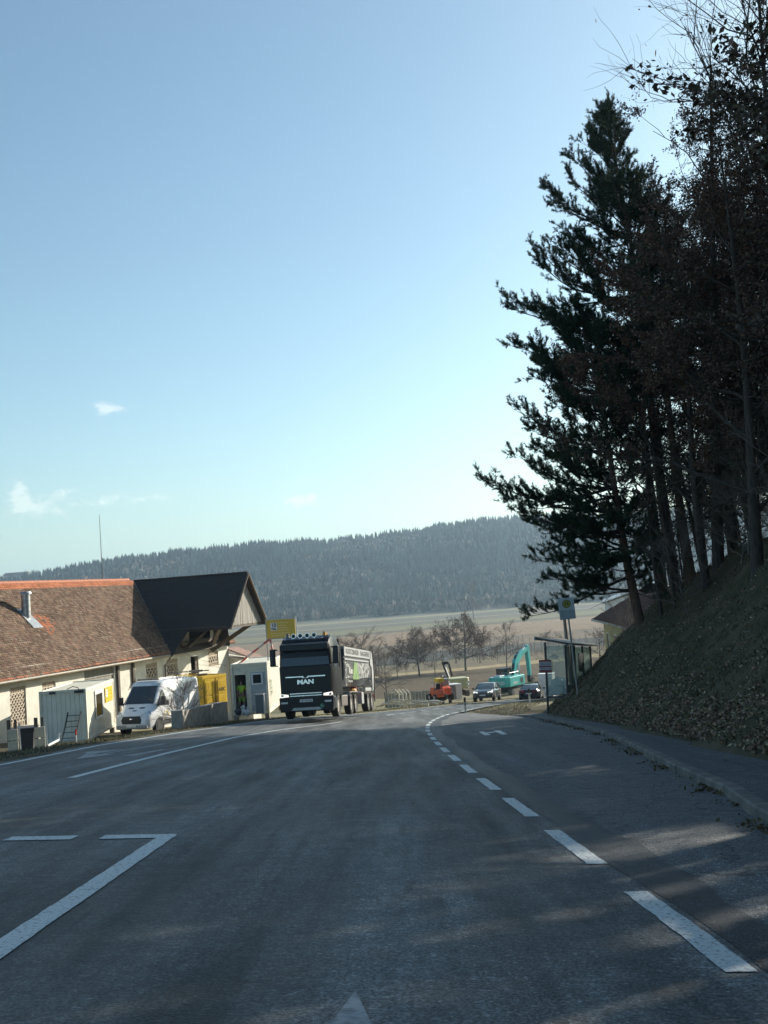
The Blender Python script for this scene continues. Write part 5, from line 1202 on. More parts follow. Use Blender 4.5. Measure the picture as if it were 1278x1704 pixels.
bn = MB().box(-.50, -.12, .3, D_-.3, .42, .47).build('bench', mat('bench_wood', (.20, .18, .15), rough=.7), sh_); MB().box(-.35, -.28, .5, .57, -.3, .42).box(-.35, -.28, D_-.57, D_-.5, -.3, .42).build('bench_leg', M_dsteel, bn)
MB().box(.03, .06, 1.5, 2.1, 1.0, 1.75).build('timetable_panel', mat('grey_poster', (.20, .22, .24), (.30, .31, .32), rough=.5, scale=6), sh_)
ns = MB().box(-W_-.26, -W_+.26, -.10, -.07, .98, 1.50).build('notice_sign', M_whitep, sh_, label='dark red and grey notice sign on the near front post')
M_dred = mat('dark_red_sign', (.22, .015, .03), rough=.5); M_gsign = mat('grey_sign', (.30, .29, .33), rough=.5)
MB().box(-W_-.26, -W_+.26, -.105, -.1005, 1.42, 1.50).box(-W_-.26, -W_+.26, -.105, -.1005, 1.20, 1.26).box(-W_-.26, -W_+.26, -.105, -.1005, .98, 1.10).build('red_stripe', M_dred, ns)
MB().box(-W_-.25, -W_+.25, -.104, -.1005, 1.27, 1.41).box(-W_-.25, -W_+.25, -.104, -.1005, 1.11, 1.19).build('grey_stripe', M_gsign, ns)
# stop sign with round emblem
pp = yat(963, 1166, 40); pt = yat(946, 1028, 40)
sp_ = empty('bus_stop_sign', 'white and blue bus stop plate with round yellow emblem on a leaning steel pole', 'bus stop sign', (pp[0], pp[1], pp[2]-.1), 0, ry=0)
dv = pt-pp; Lp = float(np.linalg.norm(dv)); sp_.rotation_euler = (0, math.atan2(dv[0], dv[2]), 0)
MB().tube([(0, 0, -.2), (0, 0, Lp+.75)], .032, 10).build('pole', M_steel, sp_)
M_bw = mat('pale_blue_white', (.52, .56, .58), (.45, .49, .52), rough=.5, scale=3)
pl = MB().box(-.32, .27, -.06, -.035, Lp+.05, Lp+.84).build('plate', M_bw, sp_, bevel=.01)
MB().box(-.30, .25, -.064, -.0605, Lp+.06, Lp+.40).build('lower_field', mat('blue_field', (.38, .43, .47), rough=.5), pl)
ctr = (-.02, Lp+.62)
MB().tube([(ctr[0], -.060, ctr[1]), (ctr[0], -.068, ctr[1])], .155, 24).build('green_disc', mat('green_disc', (.05, .12, .05), rough=.5), pl)
MB().tube([(ctr[0], -.066, ctr[1]), (ctr[0], -.073, ctr[1])], .13, 24).build('yellow_disc', mat('dull_yellow_disc', (.42, .34, .05), rough=.5), pl)
text('letter_h', 'H', mat('dark_green_letter', (.05, .12, .05), rough=.5), .20, frame_m((ctr[0], -.075, ctr[1]), (1, 0, 0), (0, 0, 1)), pl, ext=.002, bold=.006)
wp0, wp1 = yat(951, 1135, 49), yat(940, 1030, 49)
wpo = empty('wooden_pole', 'weathered timber pole standing just behind the bus stop plate', 'pole', (wp0[0], wp0[1], gz(wp0[0], wp0[1])-.3)); dv = wp1-wp0
wpo.rotation_euler = (0, math.atan2(dv[0], dv[2]), 0); MB().tube([(0, 0, 0), (0, 0, float(np.linalg.norm(dv))+1.6)], [.10, .07], 10).build('shaft', mat('pale_old_wood', (.34, .28, .24), (.22, .18, .15), rough=.85, scale=3, stretch=(8, 8, .5)), wpo)
# guide posts
def guide(p, lab, h=.95):
    o = empty('guide_post', lab, 'guide post', p, R(-10), group='roadside guide posts')
    MB().prism([(-.06, -.04), (.06, -.04), (.05, .05), (-.05, .05)], -.1, h*.72, 'z').build('post', M_whitep, o); MB().prism([(-.061, -.041), (.061, -.041), (.051, .051), (-.051, .051)], h*.72, h, 'z').build('black_cap', M_trim, o, bevel=.01)
    MB().box(-.02, .02, -.045, -.041, h*.5, h*.68).build('reflector', M_dsteel, o); return o
p = yat(775, 1185.5, 61); guide((p[0], p[1], gz(p[0], p[1])), 'black capped white guide post where the gravel shoulder begins')
p = yat(882, 1172, 70); guide((p[0], p[1], p[2]), 'white guide post in front of the dark saloon car', 1.0)
# white cabin, pale rubble beyond the shelter
p = yat(913, 1154, 101); wc = empty('white_cabin', 'white box-shaped cabin seen just behind the bus shelter', 'cabin', (p[0]-.1, p[1], p[2]-.5), R(-18))
MB().box(-.65, .65, -.6, .9, 0, 2.3).build('body', M_wgloss, wc, bevel=.04); MB().box(-.55, .55, -.63, -.6, .15, 2.0).build('door', M_whitep, wc); MB().box(-.7, .7, -.65, .95, 2.3, 2.38).build('roof', M_white, wc, bevel=.02)
p = yat(932, 1150, 95); m = MB()
def heapmesh(r, h, n=18, rings=6, seed=1):
    rr_ = random.Random(seed); R_ = []
    for i in range(rings):
        t = i/(rings-.6); R_.append([(r*(1-t)*math.cos(2*PI*j/n)*rr_.uniform(.85, 1.15), r*(1-t)*math.sin(2*PI*j/n)*rr_.uniform(.85, 1.15), h*math.sin(t*PI/2)*rr_.uniform(.92, 1.05)) for j in range(n)])
    return R_
o = MB().loft(heapmesh(1.4, 1.5)).build('gravel_heap', mat('pale_gravel', (.45, .42, .36), (.32, .30, .26), rough=.95, scale=12, bump=.6)); o.location = (p[0], p[1], p[2]-.2)
tag(o, 'pale pointed gravel heap behind the shelter glass', 'gravel heap')
# house on the right
M_ochre = mat('ochre_render', (.42, .38, .18), (.34, .31, .15), rough=.9, scale=1.5, detail=7)
M_brroof = mat('brown_metal_roof', (.13, .07, .055), (.09, .05, .04), rough=.9, spec=.1, stretch=(1, 4, 1), scale=1)
P1, P2 = yat(984, 1029.5, 97), yat(1048, 1045.5, 77.5)
dirv = P1[:2]-P2[:2]; hl_ = float(np.linalg.norm(dirv)); rzh = math.atan2(-dirv[0], dirv[1])
hs_ = empty('yellow_house', 'yellow rendered house with brown hipped roof below the bank', 'house', (P2[0], P2[1], P2[2]-3.4), rzh)
wy = MB(); ww = 9.0; wy.box(.9, ww-.9, .9, hl_-.9, -2.5, 3.35)
wh = wy.build('wall', M_ochre, hs_); 
for y_ in (3.5, 7.5, 12, 16): 
    f_ = MB().box(.86, .90, y_, y_+1.0, 1.0, 2.3).build('window', M_white, hs_); MB().box(.85, .862, y_+.08, y_+.92, 1.08, 2.22).build('pane', M_glass, f_)
zz = 3.4; r1 = 2.7
rfm = MB(); rfm.add([(0, 0, zz), (ww, 0, zz), (ww, hl_, zz), (0, hl_, zz), (ww/2, ww*.5, zz+r1), (ww/2, hl_-ww*.5, zz+r1)], [(0, 1, 4), (1, 2, 5, 4), (2, 3, 5), (3, 0, 4, 5), (3, 2, 1, 0)])
rfo = rfm.build('roof', M_brroof, hs_); sm_ = MB(); k = .6
while k < hl_-.3:
    t_ = min(1, k/(ww*.5), (hl_-k)/(ww*.5)); sm_.beam((0, k, zz+.02), (ww/2*t_, k, zz+r1*t_+.02), .05, .05); k += .75
sm_.build('roof_seam', M_brroof, rfo); MB().box(-.03, .0, 0, hl_, zz-.14, zz+.02).build('gutter', M_zinc, rfo)
p = yat(1078, 1010, 128); wb2 = empty('white_hall', 'bright white gabled hall glimpsed between the tree trunks', 'hall', (p[0], p[1], p[2]-3.5), R(-12))
MB().prism([(-5, 0), (7, 0), (7, 4.2), (1, 6.0), (-5, 4.2)], 0, 14, 'y').build('wall', M_wgloss, wb2); MB().prism([(-5.3, 4.2), (1, 6.15), (7.3, 4.2), (7.3, 4.35), (1, 6.32), (-5.3, 4.35)], -.4, 14.4, 'y').build('roof', M_steel, wb2); MB().box(-1, 2.5, -.05, -.01, 0, 3.4).build('door', M_steel, wb2)

# ------------------------------------------------------------------ worker in the doorway
M_hivis = mat('hi_vis_yellow', (.52, .72, .06), (.42, .62, .05), rough=.7, scale=8)
M_hivg = mat('hi_vis_green_shorts', (.36, .58, .10), (.28, .48, .08), rough=.7, scale=8)
M_skin = mat('skin', (.48, .27, .20), rough=.6); M_hair = mat('brown_hair', (.05, .035, .025), rough=.8)
def skin_obj(name, verts, edges, m, par, lvl=1):
    me = bpy.data.meshes.new(name); me.from_pydata([v[:3] for v in verts], edges, []); me.materials.append(m)
    o = bpy.data.objects.new(name, me); COL.objects.link(o); o.parent = par
    md = o.modifiers.new('skin', 'SKIN'); md.use_smooth_shade = True
    if not me.skin_vertices: 
        bm = bmesh.new(); bm.from_mesh(me); bm.verts.layers.skin.verify(); bm.to_mesh(me); bm.free()
    for i, v in enumerate(verts): me.skin_vertices[0].data[i].radius = (v[3], v[4] if len(v) > 4 else v[3])
    me.skin_vertices[0].data[0].use_root = True
    ss = o.modifiers.new('sub', 'SUBSURF'); ss.levels = lvl; ss.render_levels = lvl
    return o
wp_ = yat(404, 1186, 60.45); person = empty('person', 'worker in yellow hi-vis shirt and green work trousers standing in the cabin doorway', 'person', (wp_[0], wp_[1], s0[2]+.13), PI)
PV = [(0, 0, .95, .15, .11), (0, 0, 1.15, .14, .10), (0, .0, 1.36, .17, .10), (0, .0, 1.47, .06), (0, .01, 1.56, .055), (0, .02, 1.66, .085, .095), (0, .01, 1.74, .06, .07),
      (.19, 0, 1.40, .06), (.26, .0, 1.12, .045), (.20, .16, .95, .035), (.17, .22, .92, .03),
      (-.19, 0, 1.40, .06), (-.27, -.02, 1.12, .045), (-.26, .06, .86, .035), (-.25, .09, .80, .03),
      (.10, 0, .86, .09), (.12, .02, .48, .062), (.12, -.01, .09, .045), (.13, .14, .05, .04), (-.10, 0, .86, .09), (-.12, .02, .48, .062), (-.12, -.01, .09, .045), (-.13, .14, .05, .04)]
PE = [(0, 1), (1, 2), (2, 3), (3, 4), (4, 5), (5, 6), (2, 7), (7, 8), (8, 9), (9, 10), (2, 11), (11, 12), (12, 13), (13, 14), (0, 15), (15, 16), (16, 17), (17, 18), (0, 19), (19, 20), (20, 21), (21, 22)]
nb = len(PV)
for hx_, hy_, hz_, s in ((.17, .22, .92, 1), (-.25, .09, .80, -1)):
    root = 10 if s == 1 else 14
    for k in range(4):
        PV.append((hx_-.022+.015*k, hy_+.045, hz_-.02, .0095)); PV.append((hx_-.024+.016*k, hy_+.06, hz_-.055+.004*abs(k-1), .0085)); PE += [(root, len(PV)-2), (len(PV)-2, len(PV)-1)]
    PV.append((hx_-s*.035, hy_+.02, hz_-.01, .011)); PV.append((hx_-s*.04, hy_+.05, hz_-.025, .010)); PE += [(root, len(PV)-2), (len(PV)-2, len(PV)-1)]
body = skin_obj('body', PV, PE, M_skin, person)
skin_obj('shirt', [(0, 0, .93, .165, .12), (0, 0, 1.15, .155, .115), (0, 0, 1.38, .18, .115), (0, 0, 1.46, .08), (.19, 0, 1.41, .08), (.245, 0, 1.2, .065), (-.19, 0, 1.41, .08), (-.25, 0, 1.2, .065)], [(0, 1), (1, 2), (2, 3), (2, 4), (4, 5), (2, 6), (6, 7)], M_hivis, person)
skin_obj('trousers', [(0, 0, .94, .165, .125), (.10, 0, .82, .115), (.12, .01, .55, .095), (-.10, 0, .82, .115), (-.12, .01, .55, .095)], [(0, 1), (1, 2), (0, 3), (3, 4)], M_hivg, person)
for s in (-1, 1): MB().box(s*.125-.05, s*.125+.05, -.09, .19, 0, .16).build('boot', M_trim, person, bevel=.035)
MB().sphere((0, -.005, 1.70), .098, 12, (.95, 1.0, .95)).build('hair', M_hair, person, smooth=True)
fc = MB()
for s in (-1, 1): fc.sphere((s*.034, .105, 1.675), .011, 6)
fc.build('eyes', M_ink, person); MB().prism([(.105, 1.67), (.135, 1.635), (.105, 1.63)], -.012, .012, 'x').build('nose', M_skin, person); MB().box(-.025, .025, .105, .113, 1.595, 1.604).build('mouth', M_red, person)
MB().box(-.05, .07, .11, .14, 1.06, 1.10).box(-.17, .17, .112, .122, .94, .97).build('belt_pouch', M_ink, person)
# ------------------------------------------------------------------ trees
M_bark = mat('dark_bark', (.085, .070, .058), (.042, .035, .03), rough=.95, scale=5, stretch=(3, 3, .6), bump=.6)
M_pbark = mat('pine_bark', (.17, .10, .07), (.09, .062, .048), rough=.95, scale=5, stretch=(3, 3, .8), bump=.6)
M_twig = mat('grey_twig', (.19, .16, .135), (.12, .10, .088), rough=.9, scale=3)
M_needle = mat('needles', (1, 1, 1), (.8, .85, .8), rough=.7, attr='Col', scale=2, spec=.25)
class TB:
    """branch tubes gathered with numpy"""
    def __init__(s): s.V = []; s.F = []; s.off = 0
    def tube(s, pts, r0, r1, n=5):
        pts = np.asarray(pts, float); m = len(pts); d = np.gradient(pts, axis=0); d /= np.linalg.norm(d, axis=1)[:, None]+1e-9
        ref = np.where(np.abs(d[:, 2:3]) < .9, np.array([[0, 0, 1.]]), np.array([[1., 0, 0]]))
        a = np.cross(d, ref); a /= np.linalg.norm(a, axis=1)[:, None]; b = np.cross(d, a)
        t = np.linspace(0, 2*PI, n, endpoint=False); rr = np.linspace(r0, r1, m)[:, None, None]
        V = pts[:, None, :]+rr*(np.cos(t)[None, :, None]*a[:, None, :]+np.sin(t)[None, :, None]*b[:, None, :])
        i = (np.arange(m-1)[:, None]*n+np.arange(n)[None, :]); j = (np.arange(m-1)[:, None]*n+(np.arange(n)[None, :]+1) % n)
        s.F.append(np.stack([i, j, j+n, i+n], 2).reshape(-1, 4)+s.off); s.V.append(V.reshape(-1, 3)); s.off += m*n
    def build(s, name, m, parent): 
        return from_np(name, np.concatenate(s.V), np.concatenate(s.F), m, parent, smooth=True)
def curve(p, d, L, m, r, droop=0, wob=.12):
    """points from p along d with wobble; droop adds to z per step"""
    pts = [np.array(p, float)]; d = np.array(d, float); d /= np.linalg.norm(d)
    for i in range(m):
        d = d+r.normal(0, wob, 3)+np.array([0, 0, droop]); d /= np.linalg.norm(d); pts.append(pts[-1]+d*L/m)
    return np.array(pts)
def needles(P, D, Ls, nl, per, cols, r, width=.007, spread=.8):
    """tufts of thin triangles round short shoots. P base, D unit direction, Ls shoot length, nl needle length"""
    n = len(P); P = np.repeat(P, per, 0); D = np.repeat(D, per, 0); Ls = np.repeat(Ls, per); C = np.repeat(cols, per, 0)
    t = r.random(n*per); q = r.normal(size=(n*per, 3)); q -= (q*D).sum(1)[:, None]*D; q /= np.linalg.norm(q, axis=1)[:, None]+1e-9
    nd_ = D*r.uniform(.45, 1.1, (n*per, 1))+q*spread; nd_ /= np.linalg.norm(nd_, axis=1)[:, None]
    b = P+D*(Ls*t)[:, None]; w = np.cross(nd_, r.normal(size=(n*per, 3))); w /= np.linalg.norm(w, axis=1)[:, None]+1e-9
    ln = (nl*r.uniform(.7, 1.25, n*per))[:, None]
    V = np.stack([b-w*width, b+w*width, b+nd_*ln], 1).reshape(-1, 3)
    C = C*r.uniform(.7, 1.3, (n*per, 1))
    return V, np.arange(3*n*per).reshape(-1, 3), np.repeat(C, 3, 0)
def pine(name, label, base, H, prof, lean, seed, t_from, bias=(-1, -.3), dens=1.0, trunk_r=.2, per=26, group=None, dead=0, bk=.35):
    r = np.random.default_rng(seed); o = empty(name, label, 'tree', base, group=group)
    m = 14; tz = np.linspace(0, 1, m); bend = np.stack([lean[0]*tz+.25*np.sin(tz*5+seed)*tz, lean[1]*tz+.2*np.sin(tz*4+2), H*tz], 1)
    tb = TB(); tb.tube(np.concatenate([[[0, 0, -.8]], bend]), trunk_r*1.1, .025, 9)
    br = TB(); SP, SD, SL = [], [], []
    bv = np.array([*bias, 0.]); bv /= np.linalg.norm(bv)
    nwh = int(H*(1-t_from)*1.9*dens)
    for w in range(nwh):
        t = t_from+(1-t_from)*((w+.5)/nwh); t += r.normal(0, .006); t = min(t, .985)
        c = np.array([np.interp(t, tz, bend[:, k]) for k in range(3)])
        k0 = r.uniform(0, 2*PI); nb = r.integers(4, 6)
        for k in range(nb):
            a = k0+2*PI*k/nb+r.normal(0, .25); dxy = np.array([math.cos(a), math.sin(a), 0]); side = float(dxy@bv)
            L = np.interp(t, prof[0], prof[1])*(1+bk*side)*r.uniform(.4, 1.12)
            if r.random() < .12: continue
            up_ = np.interp(t, [t_from, .5, .85, 1], [-.22, .05, .5, 1.4])+r.normal(0, .22)
            pts = curve(c, dxy+np.array([0, 0, up_]), L, 7, r, droop=.055, wob=.10)
            br.tube(pts, .012+L*.013, .006, 4)
            # secondary branchlets on the outer part
            ns = max(4, int(L*9.5))
            for q in range(ns):
                f = r.uniform(.25, 1) if q > 0 else 1.0
                i = min(int(f*7), 6); ff = f*7-i; p = pts[i]*(1-ff)+pts[i+1]*ff; dloc = pts[i+1]-pts[i]; dloc /= np.linalg.norm(dloc)
                sd = np.cross(dloc, [0, 0, 1])*r.choice([-1, 1]); d2 = dloc*.8+sd*r.uniform(.2, .9)+np.array([0, 0, r.uniform(-.35, .95)])
                L2 = r.uniform(.35, .95)*(1.15-.3*f) if q > 0 else .4
                L2 = min(L2, L*.6)
                p2 = curve(p, d2, L2, 3, r, droop=.14, wob=.14); br.tube(p2, .007, .003, 3)
                nt_ = 4+int(L2*8)
                for z in range(nt_):
                    g = r.uniform(.3, 1) if z else 1.0; i2 = min(int(g*3), 2); f2 = g*3-i2; pp_ = p2[i2]*(1-f2)+p2[i2+1]*f2
                    dd_ = p2[i2+1]-p2[i2]; dd_ /= np.linalg.norm(dd_); dd_ = dd_+r.normal(0, .5, 3)+np.array([0, 0, .40]); dd_ /= np.linalg.norm(dd_)
                    SP.append(pp_); SD.append(dd_); SL.append(r.uniform(.10, .24))
    tr_ = tb.build('trunk', M_pbark, o)
    for k in range(dead):   # bare dead snags low on the trunk
        t = r.uniform(.12, max(t_from, .3)); c = np.array([np.interp(t, tz, bend[:, j]) for j in range(3)]); a = r.uniform(0, 2*PI)
        pts = curve(c, (math.cos(a), math.sin(a), r.uniform(-.3, .2)), r.uniform(.8, 2.6), 6, r, droop=-.03, wob=.2); br.tube(pts, .02, .004, 3)
        for q in range(4): 
            i = r.integers(2, 6); br.tube(curve(pts[i], r.normal(0, 1, 3)+pts[i]-pts[i-1], r.uniform(.3, .9), 4, r, wob=.2), .007, .002, 3)
    br.build('limb', M_bark, o)
    SP, SD, SL = np.array(SP), np.array(SD), np.array(SL)
    cols = np.array([[.040, .066, .038]])*r.uniform(.6, 1.5, (len(SP), 1)); cols[r.random(len(SP)) < .12] *= np.array([[1.5, 1.25, .9]])
    V, Fc, C = needles(SP, SD, SL, .10, per, cols, r, width=.009)
    from_np('crown', V, Fc, M_needle, o, colors=C)
    return o
def spruce(name, label, base, H, Rb, seed, t_from=.12, trunk_r=.22, dens=1.0, group=None, col=(.046, .056, .036), lean=(0, 0)):
    r = np.random.default_rng(seed); o = empty(name, label, 'tree', base, group=group)
    tb = TB(); br = TB(); tb.tube([(0, 0, -.8), (lean[0]*.5, lean[1]*.5, H*.5), (lean[0], lean[1], H)], trunk_r, .02, 8); SP, SD, SL = [], [], []
    nw = int(H*(1-t_from)*2.6*dens)
    for w in range(nw):
        t = t_from+(1-t_from)*(w+.5)/nw; nb = r.integers(5, 8); k0 = r.uniform(0, 6)
        for k in range(nb):
            if r.random() < .10: continue
            a = k0+2*PI*k/nb+r.normal(0, .2); L = (Rb*(1-t)**.75+.15)*r.uniform(.6, 1.15)
            pts = curve((lean[0]*t, lean[1]*t, H*t), (math.cos(a), math.sin(a), .15 if t < .8 else .7), L, 6, r, droop=-.09 if t < .85 else .02, wob=.07)
            br.tube(pts, .01+L*.010, .004, 3)
            for q in range(max(3, int(L*8))):
                f = r.uniform(.15, 1) if q else 1.; i = min(int(f*6), 5); ff = f*6-i; p = pts[i]*(1-ff)+pts[i+1]*ff; dl_ = pts[i+1]-pts[i]; dl_ /= np.linalg.norm(dl_)
                sd = np.cross(dl_, [0, 0, 1])*r.choice([-1, 1]); d2 = dl_*.6+sd*r.uniform(.2, .8)+np.array([0, 0, -r.uniform(.2, 1.1)]); d2 /= np.linalg.norm(d2)
                for z in range(2): SP.append(p+d2*.22*z); SD.append(d2); SL.append(r.uniform(.2, .34))
    tb.build('trunk', M_bark, o); br.build('limb', M_bark, o)
    SP, SD, SL = np.array(SP), np.array(SD), np.array(SL)
    cols = np.array([col])*r.uniform(.6, 1.5, (len(SP), 1)); k = r.random(len(SP)) < .25; cols[k] = np.array([.13, .080, .052])*r.uniform(.6, 1.4, (k.sum(), 1))
    V, Fc, C = needles(SP, SD, SL, .045, 22, cols, r, width=.0075, spread=.9)
    from_np('crown', V, Fc, M_needle, o, colors=C); return o
def broad(name, label, base, H, spread, seed, leaves=0, leafcol=(.10, .05, .03), twigs=1.0, trunk_r=.16, fork=.3, group=None, upright=.5, levels=4, m_b=None, parts=True, lsize=.10, lean=(0, 0), minr=.004, nm=None, jit=.07, cone=0):
    r = np.random.default_rng(seed); o = empty(name, label, 'tree', base, group=group)
    tb, br = TB(), TB(); tips = []
    tp = np.stack([lean[0]*np.linspace(0, 1, 9)**1.2+.12*np.sin(np.linspace(0, 5, 9)+seed), lean[1]*np.linspace(0, 1, 9)+.1*np.cos(np.linspace(0, 4, 9)+seed), np.linspace(-.6, H*.93, 9)], 1)
    tb.tube(tp, trunk_r, .015, 7)
    def rec(p, d, L, rad, lev):
        pts = curve(p, d, L, 5, r, droop=.03*upright, wob=.17)
        br.tube(pts, rad, max(rad*.35, minr*.6), 4 if lev < 2 else 3)
        if lev >= levels-1: tips.append(pts); return
        n = int(r.integers(3, 6)*twigs)+1
        for k in range(n):
            f = r.uniform(.25, 1); i = min(int(f*5), 4); ff = f*5-i; q = pts[i]*(1-ff)+pts[i+1]*ff
            dl_ = pts[i+1]-pts[i]; dl_ /= np.linalg.norm(dl_); d2 = dl_+r.normal(0, .55, 3)+np.array([0, 0, upright*.35])
            rec(q, d2, L*r.uniform(.38, .65), max(rad*.45, minr), lev+1)
    nm = nm or int(H*1.6)
    for k in range(nm):
        t = fork+(1-fork)*(k+.5)/nm; z = t*H*.92; c = np.array([np.interp(z, tp[:, 2], tp[:, 0]), np.interp(z, tp[:, 2], tp[:, 1]), z]); a = k*2.4+r.normal(0, .4)
        L = spread*(.45+.75*math.sin(min(1, (1-t)*1.5+.12)*PI/2))*r.uniform(.65, 1.15)*(1 if not cone else (1.25*(1-t)**.8+.15))
        rec(c, (math.cos(a), math.sin(a), upright*r.uniform(.7, 1.3)+t*.7), L, max(trunk_r*.38*(1-t)+.012, minr*2), 1)
    tb.build('trunk', m_b or M_bark, o); br.build('branches', m_b or M_bark, o)
    if leaves:
        T_ = np.array(tips); wt_ = np.linalg.norm(T_[:, -1]-T_[:, 0], axis=1)**(1.8 if cone else 1); k = r.choice(len(T_), leaves, p=wt_/wt_.sum()); f = r.random(leaves)*4.99; i = f.astype(int); ff = (f-i)[:, None]
        P = T_[k, i]*(1-ff)+T_[k, i+1]*ff+r.normal(0, jit, (leaves, 3))
        c = np.array([leafcol])*r.uniform(.4, 1.7, (leaves, 1))*r.uniform(.85, 1.15, (leaves, 3))
        quads(P, lsize, M_leaf, 'crown', c, up=.1, aspect=.55, parent=o)
    return o
def put(src, x, y, sc=1, rz=0, label=None, group=None, dz=0, sz=None, lean=0):
    c = copy_tree(src); c.location = (x, y, gz(x, y)-.1+dz); c.scale = (sc, sc, sz or sc); c.rotation_euler = (Matrix.Rotation(-lean, 3, 'Y') @ Matrix.Rotation(rz, 3, 'Z')).to_euler()
    if label: c['label'] = label
    if group: c['group'] = group
    return c
def gp3(px, py, Y):
    p = yat(px, py, Y); return (float(p[0]), Y, gz(float(p[0]), Y)-.1)

# tall pine (A) and lower spreading pine (B) on the bank's end
bA = gp3(1128, 985, 44); HA = (yat(1014, 178, 44)[2]-bA[2]); lA = yat(1014, 178, 44)[0]-bA[0]
pineA = pine('pine_tree', 'tallest pine on the right bank, its pointed green top clear against the sky', bA, HA, ([.2, .35, .5, .66, .8, .9, 1], [3.6, 4.2, 4.3, 3.3, 2.1, 1.4, .35]), (lA, .6), 11, .40, bias=(-1, -.2), dens=1.6, trunk_r=.26, dead=14)
bB = gp3(1067, 1027, 42); HB = (yat(968, 545, 42)[2]-bB[2]); lB = yat(968, 545, 42)[0]-bB[0]
pineB = pine('pine_tree', 'wide pine nearest the bus stop, its low green limbs reaching left over the shelter', bB, HB, ([.1, .25, .45, .62, .8, .92, 1], [2.4, 3.1, 3.25, 2.9, 2.3, 1.6, .4]), (lB, .3), 23, .10, bias=(-1, -.1), dens=1.75, bk=.68, trunk_r=.2, dead=8)
# spruces and dry-leaved trees of the wood on the bank
GW = 'trees of the wood on the right bank'
b = gp3(1190, 930, 38); Hs = yat(1182, 88, 38)[2]-b[2]
sprA = spruce('spruce_tree', 'slender dark spruce with drooping twigs right of the tallest pine', b, Hs, 3.3, 31, .10, .24, lean=(yat(1182, 88, 38)[0]-b[0], 0))
sprB = spruce('spruce_tree', 'spruce deep in the wood behind the tallest pine', gp3(1215, 900, 52), 17, 3.0, 37, .2, .2)
oakA = broad('beech_tree', 'broad tree hung with dry red-brown leaves, right of the pines', gp3(1175, 960, 36), 12.5, 3.0, 41, leaves=34000, leafcol=(.15, .088, .062), trunk_r=.17, fork=.18, lsize=.078)
oakB = broad('beech_tree', 'dry brown-leaved tree at the right edge of the photo', gp3(1262, 900, 30), 13.5, 3.3, 43, leaves=34000, leafcol=(.13, .088, .066), trunk_r=.2, fork=.12, lsize=.078)
bareA = broad('bare_tree', 'tall bare tree whose twigs reach across the upper right corner', gp3(1345, 880, 27), 18.5, 3.9, 47, leaves=500, leafcol=(.10, .06, .04), trunk_r=.15, fork=.5, levels=4, twigs=1.35, upright=.8)
bareB = broad('bare_tree', 'thin bare tree between the pine trunks', gp3(1098, 1010, 40), 9.5, 1.7, 53, trunk_r=.09, fork=.25, levels=4, twigs=.9)
def wood(src, lst):
    for (x, y, sc, lab) in lst:
        put(src, x, y, sc, random.uniform(0, 6.28), lab, GW, lean=random.uniform(.05, .12) if src is bareB else random.uniform(0, .03))
wood(bareB, [(11.3, 42, 1.0, 'thin bare tree just right of the spreading pine trunk'), (12.4, 43, 1.15, 'thin bare tree second from the spreading pine trunk'), (13.3, 41, 1.1, 'thin bare tree standing before the spruce'), (11.9, 46, 1.3, 'thin bare tree behind the two pines'), (9.9, 37.5, .75, 'small bare tree low on the bank beside the pines'),
             (13.6, 36.5, 1.3, 'thin bare tree in front of the brown-leaved tree'), (12.2, 33.5, .9, 'small bare tree on the upper bank near the right edge'), (15.2, 45, 1.5, 'tall thin bare tree deep behind the pines'), (14.5, 49, 1.4, 'thin bare tree far back in the wood')])
wood(oakA, [(14.2, 41, 1.15, 'dry-leaved tree behind the tall thin spruce'), (17.5, 46, 1.35, 'tall dry-leaved tree deep in the wood'), (15.5, 36, 1.2, 'dry-leaved tree above the middle of the bank'), (20, 52, 1.4, 'dry-leaved tree at the back of the wood'), (13.0, 30, 1.05, 'dry-leaved tree on the upper bank close to the right edge')])
wood(oakB, [(16.5, 41, 1.25, 'dense brown-leaved tree in the middle of the wood'), (13.5, 27, 1.1, 'brown-leaved tree just beyond the right edge'), (19, 38, 1.3, 'brown-leaved tree high on the bank'), (22, 46, 1.3, 'brown-leaved tree at the far side of the wood'), (14.8, 46.5, 1.2, 'brown-leaved tree right behind the tallest pine')])
wood(sprA, [(16, 33, .85, 'spruce high on the bank at the right edge'), (18.5, 42, .95, 'spruce standing behind the brown trees'), (15.2, 25, .9, 'spruce above the footpath beyond the right edge'), (23, 36, 1.0, 'spruce on the hilltop side of the wood')])
wood(sprB, [(14, 20, 1.0, 'spruce on the near bank beyond the right edge'), (18, 28, 1.1, 'spruce behind the near bank trees'), (17, 50, 1.0, 'spruce at the far corner of the wood'), (12.5, 14, .95, 'nearest spruce on the bank beside the camera'), (20, 22, 1.1, 'spruce further up the near bank'), (25, 30, 1.1, 'spruce on the top of the near bank')])
wood(bareA, [(18, 35, 1.0, 'tall bare tree over the middle of the wood'), (21, 41, 1.0, 'tall bare tree over the back of the wood')])
# thick trunks without low limbs, seen between pine A and B
for (px, py, Y, Hh, lab) in ((1111, 1003, 43, 11, 'straight dark trunk left of the tallest pine, topped with green'), (1154, 969, 41, 13, 'thick dark trunk right of the tallest pine, topped with green')):
    b = gp3(px, py, Y)
    pine('pine_tree', lab, b, Hh, ([.5, .7, .9, 1], [1.2, 2.2, 1.4, .3]), (-.8, .2), int(px), .52, bias=(1, .4), dens=1.0, trunk_r=.19, per=20, dead=12)

